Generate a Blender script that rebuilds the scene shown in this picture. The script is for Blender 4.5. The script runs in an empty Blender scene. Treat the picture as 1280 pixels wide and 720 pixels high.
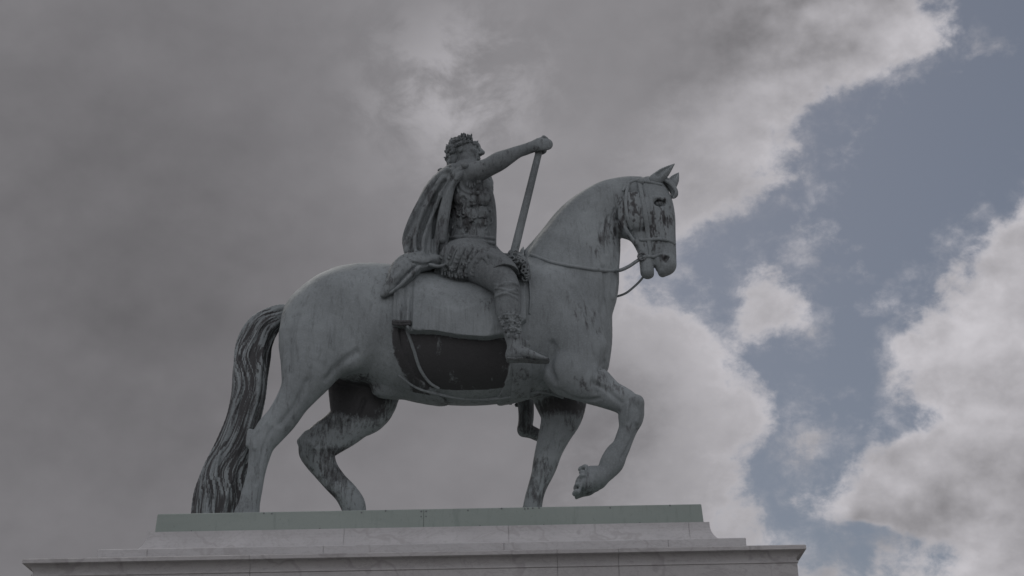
import bpy, math, random
import numpy as np
from mathutils import Vector, Matrix
random.seed(7); rng = np.random.default_rng(7)
R = math.radians
SC = bpy.context.scene
COL = SC.collection

# ------------------------------------------------------------------ camera
DIST, CAMZ, PITCH, ROLL = 19.45, 1.6, 25.0, -1.05
F1280 = 1880.0
cam = bpy.data.objects.new('camera', bpy.data.cameras.new('camera')); COL.objects.link(cam)
cam.data.sensor_width = 36; cam.data.lens = F1280/1280*36
cam.data.clip_start = .1; cam.data.clip_end = 6000
RM = (Matrix.Rotation(R(90+PITCH), 3, 'X') @ Matrix.Rotation(R(ROLL), 3, 'Z'))
CL = Vector((0, -DIST, CAMZ))
cam.matrix_world = Matrix.Translation(CL) @ RM.to_4x4()
SC.camera = cam

def ray(px, py):
    d = RM @ Vector(((px-640)/F1280, -(py-360)/F1280, -1)); d.normalize(); return d
def P(px, py, y=0.0):
    """world point on the plane of depth y that lies on the sight line measured in the survey of the photograph"""
    d = ray(px, py); t = (y-CL.y)/d.y
    return np.array(CL + d*t)
def S(px, py, y=0.0):
    """metres per surveyed unit there"""
    return abs(P(px+1, py, y)[0]-P(px, py, y)[0])

# ------------------------------------------------------------------ signed distance modelling
class Field:
    def __init__(s, lo, hi, h):
        s.h = h; s.lo = np.array(lo, float)
        n = np.ceil((np.array(hi)-s.lo)/h).astype(int)+1
        s.n = n
        s.F = np.full(n, .6, np.float32)
        s.ax = [(s.lo[i]+h*np.arange(n[i])).astype(np.float32) for i in range(3)]
    def sl(s, lo, hi):
        a = np.clip(np.floor((np.array(lo)-s.lo)/s.h).astype(int), 0, s.n)
        b = np.clip(np.ceil((np.array(hi)-s.lo)/s.h).astype(int)+1, 0, s.n)
        if (b-a).min() <= 0: return None
        return tuple(slice(a[i], b[i]) for i in range(3))
    def grids(s, sl):
        return s.ax[0][sl[0]][:, None, None], s.ax[1][sl[1]][None, :, None], s.ax[2][sl[2]][None, None, :]
    def comb(s, fn, lo, hi, k=.03, mode='add'):
        sl = s.sl(lo, hi)
        if sl is None: return
        X, Y, Z = s.grids(sl); d = fn(X, Y, Z); f = s.F[sl]
        if mode == 'add':
            h = np.maximum(k-np.abs(f-d), 0)/k
            s.F[sl] = np.minimum(f, d)-h*h*k*.25
        elif mode == 'sub':
            d = -d; h = np.maximum(k-np.abs(f-d), 0)/k
            s.F[sl] = np.maximum(f, d)+h*h*k*.25
    def seg(s, a, b, r0, r1, w0=None, w1=None, k=.03, mode='add', pad=0):
        w0 = r0 if w0 is None else w0; w1 = r1 if w1 is None else w1
        a = np.array(a, np.float32); b = np.array(b, np.float32)
        m = max(r0, r1)+k+.03+pad; mw = max(w0, w1)+k+.03+pad
        lo = np.minimum(a, b)-[m, mw, m]; hi = np.maximum(a, b)+[m, mw, m]
        ba = b-a; L2 = float(ba@ba)+1e-9
        def fn(X, Y, Z):
            px, py, pz = X-a[0], Y-a[1], Z-a[2]
            t = np.clip((px*ba[0]+py*ba[1]+pz*ba[2])/L2, 0, 1)
            qx, qy, qz = px-t*ba[0], py-t*ba[1], pz-t*ba[2]
            r = r0+(r1-r0)*t; w = w0+(w1-w0)*t
            q2 = qx*qx+qz*qz; y2 = qy*qy
            k0 = np.sqrt(q2/r**2+y2/w**2); k1 = np.sqrt(q2/r**4+y2/w**4)+1e-6
            return np.where(k0 < 1e-3, -np.minimum(r, w), k0*(k0-1)/k1)
        s.comb(fn, lo, hi, k, mode)
    def ell(s, c, rad, k=.03, mode='add', M=None):
        c = np.array(c); rad = np.array(rad, float); m = rad.max()+k+.02
        def fn(X, Y, Z):
            x, y, z = X-c[0], Y-c[1], Z-c[2]
            if M is not None:
                x, y, z = (x*M[0][i]+y*M[1][i]+z*M[2][i] for i in range(3))
            k0 = np.sqrt((x/rad[0])**2+(y/rad[1])**2+(z/rad[2])**2)
            k1 = np.sqrt((x/rad[0]**2)**2+(y/rad[1]**2)**2+(z/rad[2]**2)**2)+1e-6
            return np.where(k0 < 1e-3, -rad.min(), k0*(k0-1)/k1)
        s.comb(fn, c-m, c+m, k, mode)
    def chain(s, st, k=.03, sub=4, mode='add'):
        """st: rows of (x,y,z,r,w); smooth (Catmull-Rom) chain of tapered ellipse segments, merged hard with each other and softly (k) with the field"""
        st = catmull(np.array(st, float), sub)
        m = st[:, 3].max()+k+.04; mw = st[:, 4].max()+k+.04
        sl = s.sl(st[:, :3].min(0)-[m, mw, m], st[:, :3].max(0)+[m, mw, m])
        if sl is None: return
        T = Field.__new__(Field); T.h = s.h; T.ax = [s.ax[i][sl[i]] for i in range(3)]
        T.lo = np.array([a[0] for a in T.ax], float); T.F = np.full([len(a) for a in T.ax], .6, np.float32); T.n = np.array(T.F.shape)
        for a, b in zip(st[:-1], st[1:]):
            T.seg(a[:3], b[:3], a[3], b[3], a[4], b[4], .0005 if k > .001 else k, pad=k)
        f = s.F[sl]; d = T.F
        if mode == 'add':
            h = np.maximum(k-np.abs(f-d), 0)/k; s.F[sl] = np.minimum(f, d)-h*h*k*.25
        else:
            d = -d; h = np.maximum(k-np.abs(f-d), 0)/k; s.F[sl] = np.maximum(f, d)+h*h*k*.25
    def val(s, p):
        g = (np.array(p)-s.lo)/s.h
        i = np.clip(g.astype(int), 0, s.n-2); f = np.clip(g-i, 0, 1)
        v = 0
        for dx in (0, 1):
            for dy in (0, 1):
                for dz in (0, 1):
                    wt = (f[..., 0] if dx else 1-f[..., 0])*(f[..., 1] if dy else 1-f[..., 1])*(f[..., 2] if dz else 1-f[..., 2])
                    v = v+wt*s.F[i[..., 0]+dx, i[..., 1]+dy, i[..., 2]+dz]
        return v
    def hit(s, px, py, y0=-1.35, y1=1.2):
        """first point of the surface met along a sight line"""
        d = np.array(ray(px, py)); c = np.array(CL)
        ys = np.arange(y0, y1, .005); pts = c+np.outer((ys-c[1])/d[1], d)
        v = s.val(pts); w = np.where(v < 0)[0]
        return pts[w[0]] if len(w) else None
    def mesh(s):
        return surface_nets(s.F, s.lo, s.h)

def catmull(p, sub):
    if len(p) < 3 and sub > 1: sub = 1
    out = []
    n = len(p)
    for i in range(n-1):
        p0 = p[max(i-1, 0)]; p1 = p[i]; p2 = p[i+1]; p3 = p[min(i+2, n-1)]
        for j in range(sub):
            t = j/sub
            out.append(.5*((2*p1)+(-p0+p2)*t+(2*p0-5*p1+4*p2-p3)*t*t+(-p0+3*p1-3*p2+p3)*t**3))
    out.append(p[-1]); return np.array(out)

def surface_nets(F, lo, h):
    n = np.array(F.shape); I = F < 0
    # cells
    c = np.zeros(n-1, np.uint8)
    for dx in (0, 1):
        for dy in (0, 1):
            for dz in (0, 1):
                c += I[dx:n[0]-1+dx, dy:n[1]-1+dy, dz:n[2]-1+dz]
    act = np.argwhere((c > 0) & (c < 8)); del c
    corners = [(x, y, z) for x in (0, 1) for y in (0, 1) for z in (0, 1)]
    V = np.stack([F[act[:, 0]+x, act[:, 1]+y, act[:, 2]+z] for x, y, z in corners], 1)
    acc = np.zeros((len(act), 3)); cnt = np.zeros(len(act))
    for a in range(8):
        for b in range(a+1, 8):
            ca, cb = np.array(corners[a]), np.array(corners[b])
            if np.abs(ca-cb).sum() != 1: continue
            va, vb = V[:, a], V[:, b]; m = (va < 0) != (vb < 0)
            t = np.where(m, va/(va-vb+1e-12), 0)
            pt = ca[None]+(cb-ca)[None]*t[:, None]
            acc[m] += pt[m]; cnt[m] += 1
    verts = lo+h*(act+acc/cnt[:, None])
    key = np.full((n-1), -1, np.int32); key[act[:, 0], act[:, 1], act[:, 2]] = np.arange(len(act))
    quads = []
    for ax in range(3):
        sa = [slice(None)]*3; sb = [slice(None)]*3; sa[ax] = slice(0, -1); sb[ax] = slice(1, None)
        A, B = I[tuple(sa)], I[tuple(sb)]
        e = np.argwhere(A != B)
        u, v = (ax+1) % 3, (ax+2) % 3
        e = e[(e[:, u] > 0) & (e[:, v] > 0) & (e[:, u] < n[u]-1) & (e[:, v] < n[v]-1)]
        fl = A[e[:, 0], e[:, 1], e[:, 2]]
        def g(du, dv):
            q = e.copy(); q[:, u] -= du; q[:, v] -= dv
            return key[q[:, 0], q[:, 1], q[:, 2]]
        q = np.stack([g(1, 1), g(0, 1), g(0, 0), g(1, 0)], 1)
        q[~fl] = q[~fl][:, ::-1]
        quads.append(q)
    Q = np.concatenate(quads); Q = Q[(Q >= 0).all(1)]
    return verts, Q

def link_mesh(name, verts, quads, mat, parent=None, smooth=True):
    me = bpy.data.meshes.new(name)
    me.vertices.add(len(verts)); me.vertices.foreach_set('co', np.asarray(verts, np.float32).ravel())
    me.loops.add(quads.size); me.loops.foreach_set('vertex_index', quads.astype(np.int32).ravel())
    k = quads.shape[1]
    me.polygons.add(len(quads)); me.polygons.foreach_set('loop_start', np.arange(len(quads), dtype=np.int32)*k)
    me.update(calc_edges=True); me.validate()
    me.polygons.foreach_set('use_smooth', np.full(len(me.polygons), smooth))
    me.materials.append(mat)
    o = bpy.data.objects.new(name, me); COL.objects.link(o)
    if parent: o.parent = parent
    return o
def stain_shade_attr(o, vals):
    a = o.data.attributes.new('stain_shade', 'FLOAT', 'POINT'); a.data.foreach_set('value', np.asarray(vals, np.float32))
def field_obj(name, f, mat, parent=None, stain_shade=None, disp=None):
    v, q = f.mesh()
    if disp is not None: v = v+disp(v)
    o = link_mesh(name, v, q, mat, parent)
    stain_shade_attr(o, stain_shade(v) if stain_shade else np.zeros(len(v)))
    return o

def poly_sd(pts, x, z):
    """signed distance to polygon (negative inside)"""
    pts = np.array(pts, float); d = np.full(np.shape(x), 1e9); ins = np.zeros(np.shape(x), bool)
    for i in range(len(pts)):
        a, b = pts[i], pts[(i+1) % len(pts)]; e = b-a
        wx, wz = x-a[0], z-a[1]; t = np.clip((wx*e[0]+wz*e[1])/(e@e+1e-12), 0, 1)
        d = np.minimum(d, np.hypot(wx-t*e[0], wz-t*e[1]))
        c = (a[1] <= z) != (b[1] <= z)
        with np.errstate(divide='ignore', invalid='ignore'):
            ins ^= c & (x < a[0]+(z-a[1])/(e[1] if e[1] else 1e-12)*e[0])
    return np.where(ins, -d, d)
def line_d(pts, x, z):
    d = np.full(np.shape(x), 1e9)
    for a, b in zip(pts[:-1], pts[1:]):
        a = np.array(a); b = np.array(b); e = b-a
        wx, wz = x-a[0], z-a[1]; t = np.clip((wx*e[0]+wz*e[1])/(e@e+1e-12), 0, 1)
        d = np.minimum(d, np.hypot(wx-t*e[0], wz-t*e[1]))
    return d
def sm(a, b, x):
    t = np.clip((x-a)/(b-a), 0, 1); return t*t*(3-2*t)
_VN = rng.random((256, 256))
def vnoise(a, b):
    """smooth 2-D value noise in 0..1"""
    ia, ib = np.floor(a).astype(int), np.floor(b).astype(int); fa, fb = a-ia, b-ib
    fa = fa*fa*(3-2*fa); fb = fb*fb*(3-2*fb); g = lambda i, j: _VN[i % 256, j % 256]
    return (g(ia, ib)*(1-fa)+g(ia+1, ib)*fa)*(1-fb)+(g(ia, ib+1)*(1-fa)+g(ia+1, ib+1)*fa)*fb
def XZ(pts, y): return [tuple(P(px, py, y)[[0, 2]]) for px, py in pts]

def pair(ax, ay, bx, by, y, w):
    """station from the two outline points of a limb at depth y (half-depth w); allows for seeing it from below"""
    A, B = P(ax, ay, y), P(bx, by, y); c = (A+B)/2; v = B-A; L = math.hypot(v[0], v[2]); r = L/2
    nz = abs(v[2])/L if L else 0
    te = math.tan(math.atan2(c[2]-CAMZ, DIST+y))
    r = math.sqrt(max(r*r-(w*te*nz)**2, (.6*r)**2))
    return [c[0], y, c[2], r, w]
def pt(px, py, y, rpx, w=None):
    p = P(px, py, y); r = rpx*S(px, py, y)
    return [p[0], p[1], p[2], r, r if w is None else w]

# ------------------------------------------------------------------ materials
def nt(mat):
    mat.use_nodes = True; t = mat.node_tree; t.nodes.clear(); return t
def N(t, ty, **kw):
    n = t.nodes.new(ty)
    for k, v in kw.items():
        if k.startswith('i_'):
            n.inputs[k[2:].replace('_', ' ')].default_value = v
        else: setattr(n, k, v)
    return n
def L(t, a, b): t.links.new(a, b)
def MA(t, op, a, b=None, c=None, clamp=False):
    n = t.nodes.new('ShaderNodeMath'); n.operation = op; n.use_clamp = clamp
    for i, v in enumerate((a, b, c)):
        if v is None: continue
        if isinstance(v, (int, float)): n.inputs[i].default_value = v
        else: t.links.new(v, n.inputs[i])
    return n.outputs[0]
def RAMP(t, fac, stops, interp='LINEAR'):
    n = t.nodes.new('ShaderNodeValToRGB'); n.color_ramp.interpolation = interp
    el = n.color_ramp.elements
    while len(el) < len(stops): el.new(.5)
    for e, (p, c) in zip(el, stops):
        e.position = p; e.color = (*c, 1) if len(c) == 3 else c
    t.links.new(fac, n.inputs[0]); return n.outputs[0]
def MIX(t, f, a, b, blend='MIX'):
    n = t.nodes.new('ShaderNodeMix'); n.data_type = 'RGBA'; n.blend_type = blend
    for i, v in ((0, f), (6, a), (7, b)):
        if isinstance(v, (int, float)): n.inputs[i].default_value = v
        elif isinstance(v, tuple): n.inputs[i].default_value = (*v, 1) if len(v) == 3 else v
        else: t.links.new(v, n.inputs[i])
    return n.outputs[2]
def NOISE(t, vec, scale, detail=4, rough=.55, dist=0, stretch=None):
    if stretch:
        m = t.nodes.new('ShaderNodeMapping'); m.inputs['Scale'].default_value = stretch; t.links.new(vec, m.inputs[0]); vec = m.outputs[0]
    n = t.nodes.new('ShaderNodeTexNoise'); n.inputs['Scale'].default_value = scale; n.inputs['Detail'].default_value = detail
    n.inputs['Roughness'].default_value = rough; n.inputs['Distortion'].default_value = dist
    t.links.new(vec, n.inputs[0]); return n.outputs[0]

LIGHT = (.250, .280, .289); MID = (.172, .194, .201); DARK = (.040, .041, .043)
def bronze(name, light=LIGHT, mid=MID, dark=DARK, streak=(7, 7, 1.3), base_stain=0.0, bump=.5, nz=2.3):
    m = bpy.data.materials.new(name); t = nt(m)
    tc = N(t, 'ShaderNodeTexCoord').outputs['Object']
    big = NOISE(t, tc, 1.1, 5, .6, .4)
    med = NOISE(t, tc, 5, 6, .62, .3)
    fine = NOISE(t, tc, 38, 4, .7)
    st = NOISE(t, tc, 2.6, 7, .68, .5, stretch=streak)
    at = N(t, 'ShaderNodeAttribute', attribute_name='stain_shade').outputs['Fac']
    base = MIX(t, RAMP(t, big, [(.38, (0, 0, 0)), (.62, (1, 1, 1))]), mid, light)
    base = MIX(t, RAMP(t, med, [(.40, (0, 0, 0)), (.75, (.6, .6, .6))]), base, tuple(.5*(a+b)*.82 for a, b in zip(mid, light)))
    base = MIX(t, RAMP(t, fine, [(.45, (0, 0, 0)), (.8, (.45, .45, .45))]), base, tuple(c*1.25 for c in light))
    # vertical run marks, faint everywhere
    base = MIX(t, RAMP(t, st, [(.51, (0, 0, 0)), (.68, (.42, .42, .42))]), base, tuple(c*.48 for c in mid))
    # speckled pits and short black run marks in patches
    pa = NOISE(t, tc, .9, 3, .5, .2); sp = NOISE(t, tc, 9, 8, .72, .4, stretch=(1.6, 1.6, .55))
    spv = MA(t, 'MULTIPLY', RAMP(t, pa, [(.42, (0, 0, 0)), (.62, (1, 1, 1))]), RAMP(t, sp, [(.57, (0, 0, 0)), (.66, (1, 1, 1))]))
    base = MIX(t, MA(t, 'MULTIPLY', spv, .7), base, tuple(c*.40 for c in mid))
    # dark bare bronze where rain does not keep the green, plus painted shade on the flank panel: the mask is the stain attribute broken up by streaky noise
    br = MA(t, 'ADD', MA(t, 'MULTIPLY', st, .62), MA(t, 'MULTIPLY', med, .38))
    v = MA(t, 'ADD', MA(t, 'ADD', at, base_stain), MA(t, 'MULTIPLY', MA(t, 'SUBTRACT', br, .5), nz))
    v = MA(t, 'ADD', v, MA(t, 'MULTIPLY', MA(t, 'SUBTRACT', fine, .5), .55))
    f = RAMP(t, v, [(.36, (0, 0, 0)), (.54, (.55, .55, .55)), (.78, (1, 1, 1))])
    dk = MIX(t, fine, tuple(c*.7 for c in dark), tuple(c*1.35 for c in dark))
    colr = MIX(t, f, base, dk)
    bs = N(t, 'ShaderNodeBsdfPrincipled')
    L(t, colr, bs.inputs['Base Color'])
    L(t, MA(t, 'ADD', MA(t, 'MULTIPLY', f, -.16), .72), bs.inputs['Roughness'])
    bs.inputs['Specular IOR Level'].default_value = .35
    hgt = MA(t, 'ADD', MA(t, 'MULTIPLY', fine, .35), MA(t, 'ADD', MA(t, 'MULTIPLY', med, .7), MA(t, 'MULTIPLY', f, -.25)))
    bp = N(t, 'ShaderNodeBump'); bp.inputs['Strength'].default_value = bump; bp.inputs['Distance'].default_value = .03
    L(t, hgt, bp.inputs['Height']); L(t, bp.outputs[0], bs.inputs['Normal'])
    L(t, bs.outputs[0], N(t, 'ShaderNodeOutputMaterial').inputs[0])
    return m
M_BR = bronze('verdigris_bronze')
M_TAIL = bronze('streaked_bronze', streak=(12, 12, 1.2), base_stain=.0, nz=.9)
M_CLOTH = bronze('verdigris_bronze_cloth', streak=(10, 10, .7))
M_RIDER = bronze('verdigris_bronze_rider', light=(.200, .225, .232), mid=(.118, .132, .138), streak=(10, 10, 2.2), base_stain=.09, nz=3.0, bump=.9)
M_DARK = bronze('dark_bronze', light=(.16, .175, .18), mid=(.12, .13, .135), streak=(10, 10, 4), base_stain=.1)

def marble(name, a, b, vein, rough=.6, joints=True):
    m = bpy.data.materials.new(name); t = nt(m)
    tc = N(t, 'ShaderNodeTexCoord').outputs['Object']
    big = NOISE(t, tc, .8, 6, .6, .6); fine = NOISE(t, tc, 24, 5, .7)
    v1 = NOISE(t, tc, 1.3, 8, .62, 2.2, stretch=(1, 1, 2.2))
    v2 = NOISE(t, tc, 4.5, 6, .7, 1.0, stretch=(1, 1, 3))
    w = N(t, 'ShaderNodeTexWave', wave_type='BANDS'); w.bands_direction = 'X'
    mp = N(t, 'ShaderNodeMapping'); mp.inputs['Rotation'].default_value = (0, .95, .2); L(t, tc, mp.inputs[0]); L(t, mp.outputs[0], w.inputs[0])
    w.inputs['Scale'].default_value = .35; w.inputs['Distortion'].default_value = 14; w.inputs['Detail'].default_value = 5; w.inputs['Detail Roughness'].default_value = .68
    base = MIX(t, RAMP(t, big, [(.35, (0, 0, 0)), (.65, (1, 1, 1))]), a, b)
    base = MIX(t, RAMP(t, v1, [(.47, (0, 0, 0)), (.5, (.5, .5, .5)), (.53, (0, 0, 0))]), base, vein)
    base = MIX(t, RAMP(t, w.outputs[1], [(.0, (.7, .7, .7)), (.03, (0, 0, 0))]), base, vein)
    base = MIX(t, RAMP(t, v2, [(.56, (0, 0, 0)), (.72, (.55, .55, .55))]), base, tuple(c*.72 for c in a))
    base = MIX(t, RAMP(t, fine, [(.5, (0, 0, 0)), (.8, (.35, .35, .35))]), base, tuple(c*.6 for c in a))
    bs = N(t, 'ShaderNodeBsdfPrincipled'); L(t, base, bs.inputs['Base Color']); bs.inputs['Roughness'].default_value = rough
    bp = N(t, 'ShaderNodeBump'); bp.inputs['Strength'].default_value = .35; bp.inputs['Distance'].default_value = .01
    L(t, MA(t, 'ADD', fine, MA(t, 'MULTIPLY', v2, .5)), bp.inputs['Height']); L(t, bp.outputs[0], bs.inputs['Normal'])
    L(t, bs.outputs[0], N(t, 'ShaderNodeOutputMaterial').inputs[0]); return m
M_MARB = marble('veined_marble', (.375, .375, .38), (.44, .44, .445), (.32, .315, .315))
M_MARB2 = marble('darker_cornice_marble', (.32, .317, .317), (.375, .372, .372), (.25, .245, .245))  # marble in a darker tone for the cornice and foot step
def plate_mat():
    m = bpy.data.materials.new('green_bronze_plate'); t = nt(m)
    tc = N(t, 'ShaderNodeTexCoord').outputs['Object']
    big = NOISE(t, tc, 1.0, 5, .6, .5, stretch=(.6, .6, 2)); fine = NOISE(t, tc, 30, 5, .7); st = NOISE(t, tc, 3, 6, .7, 0, stretch=(4, 4, .5))
    base = MIX(t, RAMP(t, big, [(.35, (0, 0, 0)), (.65, (1, 1, 1))]), (.205, .245, .225), (.235, .275, .255))
    base = MIX(t, RAMP(t, st, [(.55, (0, 0, 0)), (.72, (.5, .5, .5))]), base, (.13, .16, .15))
    base = MIX(t, RAMP(t, fine, [(.6, (0, 0, 0)), (.78, (.6, .6, .6))]), base, (.1, .12, .115))
    at = N(t, 'ShaderNodeAttribute', attribute_name='stain_shade').outputs['Fac']
    base = MIX(t, RAMP(t, MA(t, 'MULTIPLY', at, fine), [(.45, (0, 0, 0)), (.55, (1, 1, 1))]), base, (.03, .035, .035))
    bs = N(t, 'ShaderNodeBsdfPrincipled'); L(t, base, bs.inputs['Base Color']); bs.inputs['Roughness'].default_value = .65
    bp = N(t, 'ShaderNodeBump'); bp.inputs['Strength'].default_value = .3; bp.inputs['Distance'].default_value = .01
    L(t, fine, bp.inputs['Height']); L(t, bp.outputs[0], bs.inputs['Normal'])
    L(t, bs.outputs[0], N(t, 'ShaderNodeOutputMaterial').inputs[0]); return m
M_PLATE = plate_mat()
def paving():
    m = bpy.data.materials.new('granite_setts'); t = nt(m)
    tc = N(t, 'ShaderNodeTexCoord').outputs['Object']
    b = N(t, 'ShaderNodeTexBrick'); L(t, tc, b.inputs[0]); b.inputs['Scale'].default_value = 1
    b.inputs['Brick Width'].default_value = .22; b.inputs['Row Height'].default_value = .15; b.inputs['Mortar Size'].default_value = .012
    b.inputs['Color1'].default_value = (.30, .29, .28, 1); b.inputs['Color2'].default_value = (.22, .215, .21, 1); b.inputs['Mortar'].default_value = (.09, .085, .08, 1)
    c = MIX(t, .35, b.outputs[0], RAMP(t, NOISE(t, tc, .3, 6), [(.3, (.2, .19, .18)), (.7, (.34, .33, .31))]))
    bs = N(t, 'ShaderNodeBsdfPrincipled'); L(t, c, bs.inputs['Base Color']); bs.inputs['Roughness'].default_value = .8
    bp = N(t, 'ShaderNodeBump'); bp.inputs['Strength'].default_value = .6; bp.inputs['Distance'].default_value = .02
    L(t, b.outputs[1], bp.inputs['Height']); bp.invert = True; L(t, bp.outputs[0], bs.inputs['Normal'])
    L(t, bs.outputs[0], N(t, 'ShaderNodeOutputMaterial').inputs[0]); return m

def tag(o, label=None, cat=None, group=None, kind=None):
    for k, v in (('label', label), ('category', cat), ('group', group), ('kind', kind)):
        if v: o[k] = v
    return o

# ------------------------------------------------------------------ statue root
PLATE_Y = -1.45
ZP = float(P(540, 636, PLATE_Y)[2])                       # top of the bronze plate
root = bpy.data.objects.new('equestrian_statue', None); COL.objects.link(root)
ROOT_LOC = Vector((float(P(540, 636, 0)[0]), 0, ZP)); root.location = ROOT_LOC
tag(root, 'green bronze statue of a laurel-wreathed rider on a pacing horse, standing on the marble pedestal', 'statue')
ROOT = root
bpy.context.view_layer.update()
def adopt(o, parent):
    o.parent = parent
    pl = Vector((0, 0, 0)); p = parent
    if parent is ROOT: o.location = -ROOT_LOC          # geometry is laid out in world coordinates
    return o

# ------------------------------------------------------------------ horse
lo = P(285, 655, -1.0); hi = P(862, 195, 1.0)
H = Field((lo[0]-.1, -1.02, ZP-.02), (hi[0]+.15, 1.02, P(830, 196, 0)[2]+.1), .0125)
# barrel
H.chain([pair(408, 350, 408, 462, 0, .56), pair(440, 331, 445, 478, 0, .68), pair(480, 332, 492, 488, 0, .72), pair(520, 345, 535, 503, 0, .76),
         pair(560, 354, 580, 510, 0, .80), pair(605, 352, 622, 509, 0, .78), pair(640, 334, 652, 501, 0, .70), pair(664, 326, 674, 497, 0, .62), pt(698, 420, 0, 62, .52)], k=.06, sub=4)
# croup halves and shoulders
for s in (-1, 1):
    yy = s*.34
    H.chain([pt(425, 382, yy, 40, .36), pt(398, 412, yy, 47, .34), pt(396, 440, yy, 44, .32)], k=.18)
    H.chain([pt(690, 372, s*.36, 42, .22), pt(711, 420, s*.36, 40, .26), pt(722, 453, s*.34, 31, .26)], k=.10)
# chest
H.chain([pt(713, 398, 0, 52, .44), pt(723, 427, 0, 42, .46), pt(727, 450, 0, 35, .42)], k=.08)
# neck
H.chain([pt(696, 405, 0, 60, .50), pt(707, 362, 0, 65, .46), pt(716, 333, 0, 58, .41), pt(724.5, 311, 0, 51, .36), pt(735, 284, 0, 41, .31),
         pt(748, 264, -.01, 33, .27), pt(765, 251, -.03, 29, .24), pt(787, 244, -.05, 24.5, .20)], k=.05, sub=5)
H.chain([pt(662, 318, .0, 9, .07), pt(682, 296, 0, 9, .07), pt(708, 264.5, 0, 9, .07), pt(742, 241, 0, 8.5, .06), pt(775, 229, -.02, 8, .05), pt(800, 227, -.04, 7, .05)], k=.06)   # crest
# head
yh = -.07
H.chain([pt(812, 241, yh, 22, .19), pt(812, 256, yh-.01, 29, .225), pt(816, 272, yh-.03, 28, .22), pt(821, 290, yh-.05, 23.5, .185), pt(825.5, 308, yh-.08, 19.5, .15), pt(829.5, 322, yh-.10, 16, .14), pt(831.5, 331, yh-.12, 13.5, .135)], k=.04, sub=5)
for s in (-1, 1):                                                          # round cheek, cheek bone
    H.ell(P(797, 264, yh-.03+s*.15), (.265, .135, .31), k=.02)
    H.chain([pt(826, 262, yh+s*.19, 3.5, .04), pt(824, 282, yh-.03+s*.185, 3.2, .035), pt(822, 300, yh-.06+s*.15, 2.5, .03)], k=.05)
H.chain([pt(768, 283, -.03, 12, .14), pt(781, 285, -.05, 13.5, .14), pt(790, 290, -.08, 11, .12)], k=.03)
H.chain([pt(793, 285, yh-.04, 14, .13), pt(803, 302, yh-.07, 12, .11), pt(809, 320, yh-.09, 9.5, .10)], k=.04)      # lower jaw
H.chain([pt(808, 318, yh-.09, 10, .10), pt(809, 331, yh-.11, 9.5, .105), pt(809.5, 340, yh-.12, 9.2, .10)], k=.02)            # chin and lower lip
H.chain([pt(836, 328, yh-.12, 9, .12), pt(836.5, 334, yh-.12, 8, .12), pt(828.5, 340, yh-.12, 6.2, .10)], k=.02)                                      # upper lip
H.chain([pt(820.5, 350, yh-.12, 2.0, .3), pt(819, 341, yh-.12, 1.6, .3), pt(818, 334, yh-.12, 1.0, .3)], k=.012, mode='sub')
H.chain([pt(819, 335, yh-.27, 1.0), pt(812, 328, yh-.25, 1.0), pt(806, 324, yh-.22, .9)], k=.02, mode='sub')      # parted lips
for s in (-1, 1):
    H.ell(P(832, 323.5, yh-.10+s*.125), (.085, .06, .085), k=.02)                                                     # nostril rim
    H.chain([pt(834.5, 322, yh-.10+s*.165, 2.6), pt(831.5, 325, yh-.10+s*.165, 3.4), pt(833, 329, yh-.10+s*.16, 1.8)], k=.02, mode='sub')
    e = P(824, 254, yh+s*.205)
    H.ell(e, (.085, .042, .062), k=.05, mode='sub'); H.ell(e+[0, -s*.018, 0], (.055, .042, .040), k=.005)
    H.chain([pt(814, 254, yh+s*.215, 2.0), pt(820, 247.5, yh+s*.24, 2.8), pt(831, 249, yh+s*.22, 2.2)], k=.02)           # brow fold
    H.chain([pt(817, 260, yh+s*.215, 1.4), pt(824, 262.5, yh+s*.22, 1.6), pt(831, 258, yh+s*.20, 1.3)], k=.015)
    H.chain([pt(800, 244, yh+s*.19, 3, .03), pt(793, 262, yh+s*.27, 2, .02), pt(798, 282, yh+s*.22, 2, .02)], k=.03)
for s in (-1, 1):
    H.chain([pt(786, 243, yh-.02+s*.20, 3, .03), pt(776.5, 258, yh-.02+s*.17, 3.5, .04), pt(776.5, 274, yh-.03+s*.17, 3.5, .04), pt(783, 289, yh-.05+s*.15, 3, .04), pt(795, 305, yh-.07+s*.10, 2.5, .04)], k=.04)
    H.chain([pt(803, 262, yh-.03+s*.29, 1.5), pt(805, 280, yh-.05+s*.26, 1.5), pt(809, 300, yh-.07+s*.20, 1.5)], k=.04, mode='sub')
    H.chain([pt(838, 262, yh+s*.11, 2, .03), pt(840, 285, yh-.04+s*.09, 2, .03), pt(840, 306, yh-.07+s*.08, 2, .03), pt(840, 322, yh-.1+s*.08, 2.2, .03)], k=.04)
    H.chain([pt(833, 275, yh+s*.21, 2), pt(833, 295, yh-.05+s*.185, 2), pt(831, 312, yh-.08+s*.165, 1.6)], k=.05, mode='sub')
# throat creases
for i, (a, b, c) in enumerate([((768, 262), (763, 285), (770, 305)), ((761, 270), (757, 290), (763, 312)), ((752, 280), (750, 296), (757, 316))]):
    q = [H.hit(*p) for p in (a, b, c)]
    if all(v is not None for v in q): H.chain([[*v, .012, .012] for v in q], k=.03, mode='sub')
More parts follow.
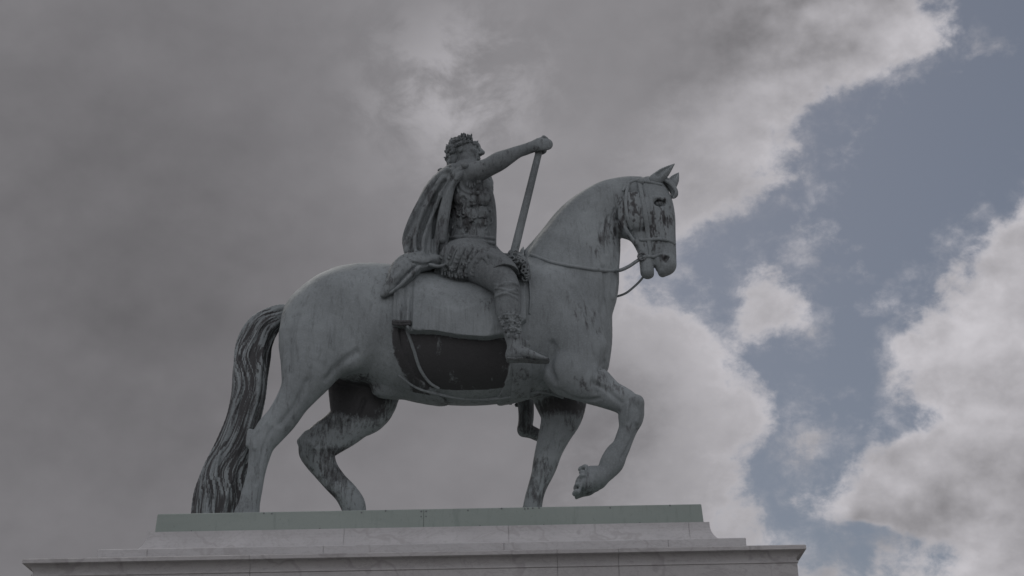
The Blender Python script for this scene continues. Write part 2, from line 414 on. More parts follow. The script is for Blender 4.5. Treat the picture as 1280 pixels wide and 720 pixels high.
# near foreleg, lifted
y1 = -.40
H.chain([pair(722, 440, 700, 495, y1, .26), pair(752, 458, 722, 500, y1, .21), pair(772, 478, 748, 507, y1, .17), pair(790, 489, 768, 514, y1, .15), pair(800, 500, 776, 522, y1, .145), pair(801, 513, 776, 531, y1, .14),
         pair(797.5, 531, 774, 537, y1, .115), pair(792.5, 545, 770, 547, y1, .10), pair(788, 560, 765, 556, y1, .10), pair(783, 573, 757, 563, y1, .11), pair(778, 586, 752, 571, y1, .115), pair(768, 596, 750, 580, y1, .095)], k=.05, sub=4)
H.chain([pt(764, 586, y1, 8.5, .1), pt(755, 594, y1, 10, .11), pt(743, 598, y1, 16.5, .16)], k=.03)       # pastern
H.chain([pair(749, 612, 735, 584, y1, .17), pair(739, 619, 727, 592, y1, .19)], k=.02)      # hoof
H.chain([pair(731, 622, 723.5, 603, y1, .17), pair(722, 624, 719.5, 617, y1, .10)], k=.02)
for a in range(16): # rough sole and shoe seen edge-on
    H.ell(P(720+a*.75+random.uniform(-1.5, 1), 617-a*2.2, y1+random.uniform(-.2, .1)), (.045, .05, .038), k=.012)
H.ell(P(729, 586.5, y1-.02), (.07, .07, .045), k=.02)
H.chain([pt(733, 585, y1-.13, 1.5), pt(729, 600, y1-.2, 1.8), pt(723, 616, y1-.18, 1.8)], k=.01)
H.ell(P(731, 604, y1-.15), (.06, .05, .08), k=.03)
H.ell(P(796, 503, y1-.05), (.1, .13, .1), k=.05)
# far foreleg, standing
y2 = .42
H.chain([pair(655, 470, 738, 470, y2, .28), pair(667, 492, 734, 500, y2, .24), pair(676, 515, 728, 522, y2, .19), pair(674, 540, 715, 541, y2, .155), pair(669.5, 560, 704, 562, y2, .14), pair(666, 579, 697, 581, y2, .15),
         pair(664.5, 590, 691.5, 594, y2, .14), pair(660.5, 606, 684, 608, y2, .115), pair(656, 622, 679, 624, y2, .11), pair(652, 640, 677, 641, y2, .115), pair(647, 656, 678, 660, y2, .14), pair(651, 668, 679, 672, y2, .12)], k=.05, sub=4)
zg = ZP
def hoof(cx, y, lean=.12):
    H.chain([[cx-lean*.4, y, zg+.30, .13, .12], [cx+lean*.2, y, zg+.17, .16, .15], [cx+lean, y, zg+.06, .20, .19]], k=.03)
pf = P(664, 668, y2); hoof(pf[0], y2, .12)
# near hind leg
y3 = -.40
H.chain([pair(349, 425, 447, 425, y3, .34), pair(352, 455, 424, 462, y3, .31), pair(352, 480, 404, 484, y3, .25), pair(345, 500, 387, 503, y3, .20), pair(333, 520, 372, 525, y3, .165), pair(319, 537, 357, 541, y3, .15), pair(312.5, 553, 344, 556, y3, .14),
         pair(311, 570, 337, 573, y3, .125), pair(309, 590, 331.5, 592, y3, .11), pair(303.5, 610, 328, 612, y3, .105), pair(299, 626, 325, 629, y3, .12), pair(294.5, 642, 324, 643, y3, .13), pair(296, 655, 322, 656, y3, .11)], k=.05, sub=4)
ph = P(309, 655, y3); hoof(ph[0], y3, .12)
H.chain([pt(313, 540, y3, 4, .06), pt(311, 556, y3, 4, .05)], k=.04)
# far hind leg
y4 = .40
H.chain([pair(412, 440, 500, 440, y4, .32), pair(410, 470, 503, 475, y4, .31), pair(413, 497, 494, 508, y4, .26), pair(415, 512, 472, 528, y4, .21), pair(404, 525, 452, 545, y4, .165), pair(388, 536, 430, 560, y4, .14), pair(374.5, 553, 418, 566, y4, .14),
         pair(379, 570, 418.5, 573, y4, .135), pair(391, 588, 423, 586, y4, .11), pair(405, 605, 434, 601, y4, .105), pair(417, 618, 446, 613, y4, .12), pair(425, 631, 456, 628, y4, .135), pair(429, 643, 458, 641, y4, .12), pair(432, 655, 459, 655, y4, .12)], k=.05, sub=4)
ph = P(449, 668, y4); hoof(ph[0], y4, .12)
H.chain([pt(376, 552, y4, 5, .06), pt(384, 543, y4, 5, .06)], k=.04)
# sheath, groin and muscle modelling
H.ell(P(488, 488, 0), (.26, .14, .12), k=.1)
for s in (-1, 1):
    H.chain([pt(735, 438, s*.48, 16, .1), pt(712, 462, s*.52, 17, .1), pt(690, 470, s*.50, 10, .08)], k=.1)     # triceps
    H.chain([pt(700, 350, s*.40, 8, .08), pt(730, 400, s*.46, 10, .08), pt(748, 432, s*.40, 10, .1)], k=.12)   # shoulder blade edge
    H.chain([pt(466, 415, s*.50, 12, .10), pt(440, 450, s*.44, 12, .10)], k=.2)
    H.ell(P(478, 372, s*.46), (.2, .12, .12), k=.16)
def groove(path, r=.012, k=.05, w=None):
    q = [H.hit(*p) for p in path]; q = [v for v in q if v is not None]
    if len(q) > 1: H.chain([[*v, r, w or r] for v in q], k=k, mode='sub')
def ridge(path, r=.02, k=.06, lift=0.0):
    q = [H.hit(*p) for p in path]; q = [v for v in q if v is not None]
    if len(q) > 1: H.chain([[*(v+[0, -lift, 0]), r, r] for v in q], k=k)
groove([(700, 488), (716, 497), (735, 500), (748, 498)], .014, .05)
groove([(756, 452), (748, 464), (742, 478), (745, 490)], .012, .07)
groove([(742, 478), (760, 489), (776, 503)], .010, .06)
groove([(690, 430), (688, 455), (694, 476)], .014, .09)
groove([(716, 360), (735, 392), (748, 415)], .014, .10)
groove([(796, 536), (788, 552), (777, 572)], .008, .03)
ridge([(801, 503), (799, 515), (796, 527)], .02, .05); ridge([(785, 506), (783, 520), (781, 530)], .018, .05)
groove([(790, 500), (788, 514), (785, 528)], .008, .03)
groove([(384, 476), (370, 505), (350, 530)], .012, .07)
groove([(340, 535), (332, 552), (326, 575), (320, 605)], .009, .035)
groove([(445, 440), (425, 455), (408, 474)], .016, .08)
groove([(372, 395), (362, 430), (362, 465)], .012, .10)
groove([(455, 500), (445, 520), (425, 535)], .012, .06)
groove([(400, 552), (405, 575), (420, 600)], .009, .035)
groove([(697, 510), (694, 535), (688, 560)], .010, .05); groove([(683, 575), (680, 595), (672, 615)], .009, .035)
ridge([(322, 538), (316, 548), (318, 560)], .02, .05); ridge([(384, 552), (392, 560), (404, 560)], .02, .05)
ridge([(797, 300), (800, 312)], .014, .04)
# folds of skin at throat and breast
ridge([(772, 320), (770, 345), (766, 372)], .02, .07); groove([(755, 335), (758, 365), (752, 392)], .010, .08)
BODY = H.F.copy()
# shallow recess of the flank panel under the saddle cloth; its shade is painted dark
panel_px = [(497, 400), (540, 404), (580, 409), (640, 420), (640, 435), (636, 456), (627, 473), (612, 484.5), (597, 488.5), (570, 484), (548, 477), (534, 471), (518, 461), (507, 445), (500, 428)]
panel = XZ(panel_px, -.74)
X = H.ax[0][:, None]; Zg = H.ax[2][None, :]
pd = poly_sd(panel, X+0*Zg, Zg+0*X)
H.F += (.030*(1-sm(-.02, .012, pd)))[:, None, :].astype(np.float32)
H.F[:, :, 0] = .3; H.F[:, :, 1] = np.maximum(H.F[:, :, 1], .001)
print('horse field', H.n)

def soft_ell(v, c, r):
    return 1-sm(.25, 1.2, np.sqrt((((v-np.array(c))/np.array(r))**2).sum(1)))
def horse_stain_shade(v):
    x, y, z = v[:, 0], v[:, 1], v[:, 2]
    s = np.full(len(v), .02)
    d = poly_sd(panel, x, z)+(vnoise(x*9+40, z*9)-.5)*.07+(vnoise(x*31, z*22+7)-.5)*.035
    s += (1.15+.9*(vnoise(x*14+3, z*10)-.5))*(1-sm(-.03, .012, d))*(y < -.3)+.5*(1-sm(-.025, .01, d))*(y > .3)  # shade of the recess below the saddle cloth, painted as dark tone
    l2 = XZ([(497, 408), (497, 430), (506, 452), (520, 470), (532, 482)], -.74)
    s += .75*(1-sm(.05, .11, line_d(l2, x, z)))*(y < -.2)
    s += .34*(vnoise(x*3.1+9, z*1.7)-.62)+.16*(vnoise(x*11, z*4+33)-.5)
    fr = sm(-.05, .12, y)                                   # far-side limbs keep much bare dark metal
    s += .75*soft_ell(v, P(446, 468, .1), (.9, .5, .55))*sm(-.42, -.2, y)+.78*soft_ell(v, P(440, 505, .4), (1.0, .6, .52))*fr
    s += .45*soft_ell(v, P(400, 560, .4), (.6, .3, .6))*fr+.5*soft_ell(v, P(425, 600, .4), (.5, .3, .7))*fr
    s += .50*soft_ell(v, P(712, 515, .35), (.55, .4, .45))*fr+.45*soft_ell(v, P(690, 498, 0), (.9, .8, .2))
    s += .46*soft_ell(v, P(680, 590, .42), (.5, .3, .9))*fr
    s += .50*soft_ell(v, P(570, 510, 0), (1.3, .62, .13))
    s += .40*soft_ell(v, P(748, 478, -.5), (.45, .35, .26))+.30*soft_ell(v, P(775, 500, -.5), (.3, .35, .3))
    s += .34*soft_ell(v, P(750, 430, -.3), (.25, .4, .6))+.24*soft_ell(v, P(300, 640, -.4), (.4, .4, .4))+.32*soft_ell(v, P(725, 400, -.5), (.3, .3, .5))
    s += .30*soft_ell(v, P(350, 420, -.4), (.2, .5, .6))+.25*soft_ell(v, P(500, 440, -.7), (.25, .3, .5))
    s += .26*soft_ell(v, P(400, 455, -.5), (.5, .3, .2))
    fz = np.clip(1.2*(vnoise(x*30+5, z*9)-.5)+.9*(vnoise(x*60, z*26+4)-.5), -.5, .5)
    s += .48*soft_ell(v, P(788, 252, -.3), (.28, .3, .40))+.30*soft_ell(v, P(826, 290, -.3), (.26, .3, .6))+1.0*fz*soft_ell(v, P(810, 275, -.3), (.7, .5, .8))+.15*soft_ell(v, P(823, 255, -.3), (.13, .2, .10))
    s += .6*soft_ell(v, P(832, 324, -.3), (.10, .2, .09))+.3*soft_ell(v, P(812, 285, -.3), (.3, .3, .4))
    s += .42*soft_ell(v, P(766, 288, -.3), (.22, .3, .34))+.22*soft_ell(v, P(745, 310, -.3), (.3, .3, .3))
    s += .5*soft_ell(v, P(730, 610, -.4), (.22, .3, .26))
    s += .34*soft_ell(v, P(790, 535, -.4), (.28, .3, .28))
    s += .22*soft_ell(v, P(370, 520, -.4), (.4, .4, .6))+.25*soft_ell(v, P(312, 600, -.4), (.3, .4, .6))
    return s
horse = adopt(field_obj('horse', H, M_BR, None, horse_stain_shade), ROOT)

# ears (two) on the poll
def ear(base, base2, tip, y, yt):
    a = P(*base, y); b = P(*base2, y); c = (a+b)/2; t = P(*tip, yt)
    f = Field(np.minimum(c, t)-.2, np.maximum(c, t)+.2, .007)
    r = np.linalg.norm(a-b)/2
    f.chain([[*(c-(t-c)*.12), r*1.0, .085], [*(c+(t-c)*.3), r*.86, .075], [*(c+(t-c)*.62), r*.55, .05], [*(c+(t-c)*.88), r*.22, .025], [*t, .008, .01]], k=.01, sub=3)
    o = np.array([-.02, -.085, 0])
    f.chain([[*(c+(t-c)*.12+o), r*.5, .05], [*(c+(t-c)*.5+o*.9), r*.36, .05], [*(c+(t-c)*.85+o*.5), r*.1, .03]], k=.012, sub=3, mode='sub')
    return field_obj('ear', f, M_BR, horse, lambda v: np.full(len(v), .12))
ear((813, 221.5), (830, 225), (843, 205), -.20, -.27)
ear((833, 226), (845, 235), (848.3, 216), .10, .14)
# forelock curl that hangs between the ears
f = Field(P(826, 256, 0)-.25, P(850, 218, 0)+.25, .008)
f.chain([pt(826, 225, -.1, 4, .09), pt(834, 228, -.1, 4.5, .1), pt(840, 235, -.09, 5, .09), pt(843, 242.5, -.09, 4.8, .07), pt(839, 246, -.1, 2.5, .03)], k=.02)
for dy in (-.06, 0, .05):
    f.chain([pt(829, 224, dy-.14, 2, .02), pt(838, 230, dy-.13, 2.1, .02), pt(845, 240, dy-.12, 2.0, .025), pt(842, 247, dy-.11, 1.5, .015)], k=.008)
field_obj('forelock', f, M_BR, horse, lambda v: np.full(len(v), .1))

# tail: a thick fall of twisting locks
tl = [(362, 384, 358, 396, .07), (350, 380.5, 351, 405, .10), (322, 390, 339, 425, .14), (307, 410, 331, 446, .15), (300, 429, 330, 464, .16), (294, 453, 330, 483, .17), (289.5, 485, 330, 506, .18), (279.6, 523, 325, 530, .18), (265.4, 561, 315, 562, .19), (251, 589, 311, 590, .20), (242, 613, 306, 616, .21), (238, 641, 302, 643, .21), (237, 662, 303, 664, .2)]
ty = .0
st = np.array([pair(a, b, c, d, ty, w) for a, b, c, d, w in tl])
T = Field((st[:, 0].min()-.5, -.5, ZP+.002), (st[:, 0].max()+.25, .5, st[:, 2].max()+.3), .01)
core = st.copy(); core[:, 3] *= .86; core[:, 4] *= .86
T.chain(core, k=.03, sub=4)
cs = catmull(st, 5)
for j in range(24):
    ph0 = j/24*2*math.pi; tw = random.uniform(.5, 1.3); amp = random.uniform(.80, .93); rr = random.uniform(.018, .036)
    pts = []
    for i, c in enumerate(cs):
        u = i/len(cs); ang = ph0+tw*math.sin(u*3.3+j)*.55
        nx = cs[min(i+1, len(cs)-1)][:3]-cs[max(i-1, 0)][:3]; nx /= np.linalg.norm(nx)
        n = np.array([nx[2], 0, -nx[0]])
        wob = amp+.05*math.sin(u*14+j*2.1)
        pts.append([*(c[:3]+n*math.cos(ang)*(c[3]*wob-rr*.4)+np.array([0, 1, 0])*math.sin(ang)*(c[4]*wob-rr*.2)), rr, rr])
    for a, b in zip(pts[:-1], pts[1:]): T.seg(a[:3], b[:3], a[3], b[3], k=.012)
T.F[:, :, 0] = .3
def tail_stain(v):
    out = np.zeros(len(v)); cc = cs[:, :3]
    for a in range(0, len(v), 20000):
        w = v[a:a+20000]; d = ((w[:, None, :]-cc[None])**2).sum(2); i = d.argmin(1)
        t = cc[np.minimum(i+1, len(cc)-1)]-cc[np.maximum(i-1, 0)]; t /= np.linalg.norm(t, axis=1)[:, None]
        n = np.stack([t[:, 2], 0*t[:, 0], -t[:, 0]], 1); r = w-cc[i]; arc = (r*t).sum(1)
        s_ = i*.13+arc; ang = np.arctan2(r[:, 1]/cs[i, 4], (r*n).sum(1)/cs[i, 3])
        rad = np.hypot(r[:, 1]/cs[i, 4], (r*n).sum(1)/cs[i, 3])
        sw = ang+.25*np.sin(s_*1.7+1)+.12*np.sin(s_*4)
        nz = .34*vnoise(sw*8+50, s_*1.1)+.38*vnoise(sw*19+20, s_*2.0+9)+.28*vnoise(sw*40, s_*5)
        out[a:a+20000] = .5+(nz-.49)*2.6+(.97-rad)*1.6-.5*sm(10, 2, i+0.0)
    return out
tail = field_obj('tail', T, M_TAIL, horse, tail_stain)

# ------------------------------------------------------------------ saddle cloth: a shell over the barrel
xs = H.sl((P(484, 400, -.8)[0], -1.02, P(560, 440, -.8)[2]), (P(668, 400, -.8)[0], 1.02, P(560, 310, .2)[2]+.1))
C = Field((0, 0, 0), (.1, .1, .1), .0125)
C.lo = np.array([H.ax[i][xs[i].start] for i in range(3)], float); C.F = BODY[xs].copy(); C.n = np.array(C.F.shape); C.ax = [H.ax[i][xs[i]] for i in range(3)]
cx_, cy_, cz_ = C.ax[0][:, None, None], C.ax[1][None, :, None], C.ax[2][None, None, :]
hem = XZ([(489, 405), (505, 409), (512, 413.5), (526, 414), (540, 416), (556, 419.5), (571, 421.5), (592, 423), (617, 421.5), (634, 418.5), (646, 412), (657, 400)], -.80)
hx = np.array([h[0] for h in hem]); hz = np.array([h[1] for h in hem])
zb = (np.interp(C.ax[0], hx, hz)+.010*np.sin(C.ax[0]*7+1)+.006*np.sin(C.ax[0]*17+2*np.sin(C.ax[0]*3)))[:, None, None]
xl = P(491.5, 375, -.80)[0]; xr = P(657, 375, -.75)[0]
# pleats at the back edge, soft folds elsewhere
u = (C.ax[0]-xl)/(xr-xl)
pl = (.030*np.sin(C.ax[0]*52)*sm(.17, .13, u)+.018*np.sin(C.ax[0]*11+1+.8*np.sin(C.ax[0]*3))*sm(.15, .4, u)+.020*np.sin(C.ax[0]*27+np.sin(C.ax[0]*9))*sm(.14, .16, u)*sm(.5, .2, u)+.035*sm(.135, .155, u))[:, None, None]*sm(float(zb.mean())+1.1, float(zb.mean())+.1, cz_)
th = .045+pl+.05*sm(float(zb.mean())+.8, float(zb.mean()), cz_)+.006*np.exp(-((cz_-zb-.03)/.02)**2)
shell = np.maximum(C.F-th, -(C.F+.03))
ins = np.maximum(np.maximum(xl-cx_, cx_-xr), zb-cz_)
C.F = np.maximum(shell, ins).astype(np.float32)
for s in range(3):
    for e in (0, -1):
        ix = [slice(None)]*3; ix[s] = e; C.F[tuple(ix)] = .2
def cloth_stain(v):
    s = np.full(len(v), .04)
    s += .36*soft_ell(v, P(606, 388, -.85), (.22, .3, .30))+.34*soft_ell(v, P(505, 393, -.8), (.2, .4, .26))
    s += .45*soft_ell(v, P(500, 409, -.8), (.13, .3, .05))+.25*soft_ell(v, P(622, 352, -.8), (.2, .4, .2))
    return s
cloth = adopt(field_obj('saddle_cloth', C, M_CLOTH, None, cloth_stain), ROOT)

# tubes laid on a surface
def tube_obj(name, paths, r, mat, parent, field=None, flat=1.0, lift=0.3, k=.006, h=None, stain_shade=.1, world=False, y0=-1.3):
    """paths: lists of survey points; each is dropped on the surface of field"""
    rows = []
    for path in paths:
        q = []
        for p in path:
            if len(p) == 3: q.append(P(p[0], p[1], p[2]))
            else:
                hpt = field.hit(p[0], p[1], y0)
                if hpt is None: continue
                q.append(hpt+np.array([0, -r*lift, 0]))
        if len(q) >= 2: rows.append(np.array([[*v, r, r*flat] for v in q]))
    allp = np.concatenate(rows)[:, :3]
    f = Field(allp.min(0)-r*2-.03, allp.max(0)+r*2+.03, h or max(.006, r*.3))
    for rw in rows: f.chain(rw, k=k, sub=4)
    return field_obj(name, f, mat, parent, lambda v: np.full(len(v), stain_shade))

# bridle straps, bit
brd = bpy.data.objects.new('bridle', None)
bridle = adopt(tube_obj('bridle', [[(779, 238), (786, 229), (797, 226), (812, 228), (826, 231), (836, 237)], [(798, 226), (802, 246), (806, 270), (809, 292), (812, 312), (813, 320)],
                                   [(786, 229), (782, 248), (784, 270), (789, 286)], [(800, 322), (808, 321), (818, 321), (826, 318)], [(801, 300), (811, 300), (824, 299), (836, 301), (843, 305)], [(800, 228), (803, 246), (807.5, 270), (810.5, 292), (813.5, 312)]], .025, M_BR, None, H, flat=.8, lift=.25, stain_shade=.0), ROOT)
tube_obj('rosette', [[(800, 227), (801, 228.5)]], .05, M_BR, bridle, H, stain_shade=.1)
rb = H.hit(802, 322); 
f = Field(rb-.15, rb+.15, .006)
for i in range(12):
    a, b = i/12*2*math.pi, (i+1)/12*2*math.pi
    f.seg(rb+np.array([.055*math.cos(a), -.035, .055*math.sin(a)]), rb+np.array([.055*math.cos(b), -.035, .055*math.sin(b)]), .013, .013, k=.004)
field_obj('bit_ring', f, M_DARK, bridle, lambda v: np.full(len(v), .3))
# reins: near one lies along the neck then hangs free to the bit; far one shows under the jaw
tube_obj('rein', [[(651, 316), (664, 319), (686, 327), (703, 331), (717, 333.5), (741, 337), (758, 338.5), (768, 338.5), (776, 337.5, -.30), (786, 333, -.28), (795, 327, -.25), (802, 322.5, -.24)]], .026, M_BR, bridle, H, lift=.3, stain_shade=.1)
tube_obj('rein', [[(762, 372, .22), (773, 370, .17), (783, 366, .12), (793, 358, .08), (801, 350, .04), (806, 342, .02), (808, 330, .02)]], .017, M_BR, bridle, H, stain_shade=.1)
# girth and stirrup-side straps (curved light strap across the dark panel, girth band under the foot, breast line)
tube_obj('girth_strap', [[(508, 412), (513, 425), (518, 440), (523, 456), (529, 468), (538, 479), (548, 485)]], .023, M_CLOTH, cloth, H, flat=.7, lift=.2, stain_shade=.0)
tube_obj('girth', [[(641+dx, 428), (642+dx, 445), (643+dx, 465), (642+dx, 482), (641+dx, 492), (640+dx, 497)] for dx in (0, 5, 10, 15, 19)], .032, M_BR, cloth, H, flat=.55, lift=.1, k=.03, stain_shade=.30)
tube_obj('belly_band', [[(500, 470), (520, 484), (541, 491), (570, 497), (600, 499), (630, 497), (655, 492), (680, 490), (703, 497)]], .022, M_BR, cloth, H, flat=.6, lift=.1, stain_shade=.0)
tube_obj('cloth_edging', [[(656, 352), (657, 370), (656.5, 388), (655, 404)], [(660.5, 345), (663, 370), (662, 392)]], .016, M_BR, cloth, H, lift=.6, stain_shade=.1)
tube_obj('tab', [[(492, 402), (500, 403), (512, 403)], [(492, 405), (500, 406), (512, 406)]], .026, M_DARK, cloth, C, lift=.5, stain_shade=.6)

# ------------------------------------------------------------------ rider
def zz(px, py, y): return P(px, py, y)[2]
legz = zz(650, 470, -.95)
Rf = Field((P(545, 300, .3)[0], -1.24, legz-.35), (P(700, 300, 0)[0], 1.24, zz(580, 165, 0)+.12), .010)
K = .04
Rf.chain([pt(588, 326, 0, 33, .44), pt(589.5, 300, 0, 31, .34), pt(589, 278, -.02, 32, .38), pt(587.5, 257, -.03, 32, .43), pt(585, 240, -.03, 29.5, .44), pt(584, 226, -.02, 24, .40)], k=.06, sub=4)
# shoulders, neck
Rf.chain([pt(583, 217, -.30, 12, .16), pt(586, 220, -.44, 13.5, .16)], k=.08)
Rf.chain([pt(588, 221, .25, 12, .15), pt(589, 226, .40, 11, .14)], k=.08)
Rf.chain([pt(581, 216, -.04, 16, .19), pt(580, 208, -.05, 13, .13), pt(582, 198, -.06, 12, .12)], k=.05)
# head in its own axes: forward f (to the right, a little to the viewer and up), side s, up u
hc = P(581, 191, -.07); sc = S(583, 189, 0)*1.09
fx = np.array([.93, -.33, .03]); fx /= np.linalg.norm(fx)
upv = np.array([-.10, .02, 1.0]); sx = np.cross(upv, fx); sx /= np.linalg.norm(sx); upv = np.cross(fx, sx)
HM = np.stack([fx, sx, upv], 1)
def hp(a, b, c): return hc+sc*(fx*a+sx*b+upv*c)
def he(a, b, c, ra, rb_, rc, k=.02, mode='add'): Rf.ell(hp(a, b, c), (ra*sc, rb_*sc, rc*sc), k, mode, HM)
def hs(p, q, r0, r1, k=.012, mode='add'): Rf.seg(hp(*p), hp(*q), r0*sc, r1*sc, k=k, mode=mode)
he(-3, 0, 4, 17, 13.5, 15.5)            # skull
he(5, 0, -5, 12.5, 10.5, 15, k=.05)      # face block
he(9, 0, -16, 6.5, 7, 5.5, k=.04)        # chin
hs((3, 8, -11), (9, 3, -17), 4, 4, k=.04); hs((3, -8, -11), (9, -3, -17), 4, 4, k=.04)   # jaw
he(15, 0, 6, 3.5, 9, 4, k=.03)           # forehead and brow
hs((16.5, 0, 3), (21.5, 0, -5), 2.0, 2.8, k=.012)   # nose
he(18.5, 1.8, -6, 2.2, 1.8, 1.8, k=.01); he(18.5, -1.8, -6, 2.2, 1.8, 1.8, k=.01)
for s in (-1, 1):
    he(16.5, s*4.8, 1.2, 3.2, 3.0, 2.4, k=.012, mode='sub')
    he(14.0, s*4.8, 1.0, 2.4, 2.6, 2.2, k=.004)
    hs((17, s*2.5, 4), (14.5, s*8, 4), 1.3, 1.1, k=.01)
    hs((14, s*6.5, -4), (12.5, s*8, -3), 2.6, 2.2, k=.03)
    he(-.5, s*12.8, -1, 3.2, 1.4, 4.8, k=.008)          # ear
hs((17, 2.8, -10.5), (17, -2.8, -10.5), 1.1, 1.1, k=.008); hs((16.5, 2.4, -12.8), (16.5, -2.4, -12.8), 1.3, 1.3, k=.008)
hs((19, 3.2, -11.6), (19, -3.2, -11.6), .45, .45, k=.004, mode='sub')
# sword arm stretched forward
arm = [pt(589, 217, -.47, 13.5), pt(599, 214, -.55, 13), pt(611, 208.8, -.60, 11.8), pt(623, 202, -.62, 12.2), pt(634, 196.5, -.62, 10.2), pt(647, 190, -.60, 7.8), pt(656, 187, -.57, 7.4), pt(663, 184.5, -.55, 7.2)]
for a in arm: a[4] = a[3]*.95
Rf.chain(arm, k=.03, sub=4)
# baton axis and the hand closed round its top end
BT = P(676, 180.5, -.53); BB = P(641.5, 320, -.48); ax_ = (BB-BT)/np.linalg.norm(BB-BT)
ex = np.array([1.0, 0, 0]); ex -= ax_*(ex@ax_); ex /= np.linalg.norm(ex); ey = np.cross(ax_, ex); ey = ey if ey[1] > 0 else -ey
def bp_(t, ang, rad): return BT+ax_*t+ex*rad*math.cos(ang)+ey*rad*math.sin(ang)
# palm / back of the hand on the viewer's side
Rf.seg(P(664, 184, -.555), P(671, 180.5, -.60), .075, .085, .06, .05, k=.03)
Rf.chain([[*P(666, 184, -.58), .08, .055], [*P(675, 181, -.64), .098, .046], [*P(683, 180.5, -.63), .095, .042]], k=.02)
for i in range(4):
    t0 = -.07+i*.054; r = (.029, .030, .029, .025)[i]; rad = .052+r
    n = 11; a0, a1 = R(-75), R((150, 165, 160, 140)[i])
    pts = [bp_(t0+.012*j/n, a0+(a1-a0)*j/(n-1), rad*(1.22-.22*min(1, j/5))) for j in range(n)]
    kn = [1.12, 1.0, .92, 1.08, .95, .9, 1.03, .92, .88, .85, .8]
    for j in range(n-1): Rf.seg(pts[j], pts[j+1], r*kn[j], r*kn[j+1], k=.006)
# thumb leaves the side of the palm and closes over the top
th_ = [P(667, 178.5, -.60), P(672, 175.5, -.64), bp_(-.085, R(-60), .07), bp_(-.10, R(10), .05), bp_(-.09, R(70), .05)]
for j, (r0, r1) in enumerate(((.034, .031), (.031, .027), (.027, .026), (.026, .02))): Rf.seg(th_[j], th_[j+1], r0, r1, k=.01)
# bridle arm: bent down behind the trunk to the reins
a2 = [pt(591, 226, .43, 11), pt(596, 248, .56, 10.5), pt(600, 272, .60, 10), pt(602, 290, .54, 9.5), pt(610, 306, .40, 8.5), pt(620, 317, .22, 7), pt(627, 322, .12, 6.4)]
for a in a2: a[4] = a[3]
Rf.chain(a2, k=.03)
hq = P(633, 324, .06)
Rf.ell(hq, (.075, .05, .065), k=.02)
for i in range(4):
    b0 = hq+np.array([.045, -.04+i*.03, .05-i*.012])
    pts = [b0, b0+[.055, -.012, -.01], b0+[.06, -.02, -.07], b0+[.005, -.02, -.085]]
    for j in range(3): Rf.seg(pts[j], pts[j+1], .024-.002*j, .022-.002*j, k=.006)
Rf.seg(hq+[-.02, -.06, .04], hq+[.07, -.085, .03], .027, .02, k=.01)
# legs: thigh over the saddle, breeches, shin, foot; the far one hangs a little lower with its toes down
leg = [pt(590, 332, -.30, 26, .28), pt(606, 335, -.62, 25, .26), pt(622, 345, -.86, 21, .21), pt(633, 360, -.95, 17, .175), pt(635, 376, -.97, 16.5, .165), pt(636, 392, -.97, 15, .15), pt(639, 404, -.97, 12.5, .13), pt(641, 417, -.97, 11.5, .12), pt(644, 430, -.97, 10.5, .11), pt(644, 441, -.97, 11, .11)]
foot = [pt(641, 444.5, -.97, 9.5, .10), pt(653, 443, -.98, 9.5, .11), pt(665, 446, -1.0, 6.6, .12), pt(676, 449, -1.01, 4.4, .10), pt(685, 450.5, -1.01, 2.6, .06)]
Rf.chain(leg, k=.04); Rf.chain(foot, k=.03)
fleg = [[leg[0][0], .30, leg[0][2], .28, .28], [leg[1][0], .62, leg[1][2], .26, .26], [leg[2][0], .86, leg[2][2], .22, .21]]
fleg += [pt(641, 405, .94, 15.5, .165), pt(648, 440, .95, 15, .15), pt(653, 470, .95, 12, .13), pt(656, 492, .95, 11, .12), pt(657.5, 510, .95, 10, .11), pt(657.5, 524, .95, 9.5, .11), pt(656, 534, .95, 9, .11)]
ffoot = [pt(655, 538, .95, 8.5, .10), pt(664, 540, .96, 8, .11), pt(674, 545, .98, 7, .11), pt(683, 551, 1.0, 4.5, .09)]
Rf.chain(fleg, k=.04); Rf.chain(ffoot, k=.03)
# breeches creases around the knee
for j in range(5):
    yy = 352+j*4.2
    q = [Rf.hit(616+x, yy+1.5+3*math.sin(j*2.3+x*.12)-x*.10*(j%2)+ (x-16)**2*.012) for x in (3, 9, 16, 24, 31)]
    q = [v for v in q if v is not None]
    if len(q) > 2: Rf.chain([[*(v+[0, -.004, 0]), .013, .013] for v in q], k=.022)
# muscled cuirass: chest plates, belly squares, navel line
def on(px, py): 
    v = Rf.hit(px, py); return v
for (px, py, rx, rz) in ((602, 246, .15, .11), (578, 247, .13, .10)):
    v = on(px, py)
    if v is not None: Rf.ell(v+[0, .03, 0], (rx, .06, rz), k=.05)
for (px, py) in ((590, 266), (604, 266), (590, 278), (604, 278), (591, 289), (604, 289)):
    v = on(px, py)
    if v is not None: Rf.ell(v+[0, .035, 0], (.08, .045, .065), k=.05)
for path in ([(596, 238), (597, 262), (597, 292)], [(571, 256), (584, 260), (597, 257), (612, 258)]):
    q = [on(*p) for p in path]; q = [v for v in q if v is not None]
    if len(q) > 1: Rf.chain([[*v, .008, .008] for v in q], k=.035, mode='sub')
# belt rolls
for yy, rr in ((296, .026), (302, .030), (307.5, .022)):
    q = [on(x, yy+((x-588)/32)**2*3) for x in (559, 566, 576, 588, 600, 610, 617)]
    q = [v for v in q if v is not None]
    if len(q) > 2: Rf.chain([[*v, rr, rr] for v in q], k=.015)
# armhole rolls below the shoulder and sleeve flutes
for path, rr in (([(577, 213), (575, 224), (577, 235), (586, 241), (598, 241), (609, 236), (612, 228)], .030), ([(572, 214), (570, 227), (573, 240)], .022)):
    q = [on(*p) for p in path]; q = [v for v in q if v is not None]
    if len(q) > 2: Rf.chain([[*v, rr, rr] for v in q], k=.015)
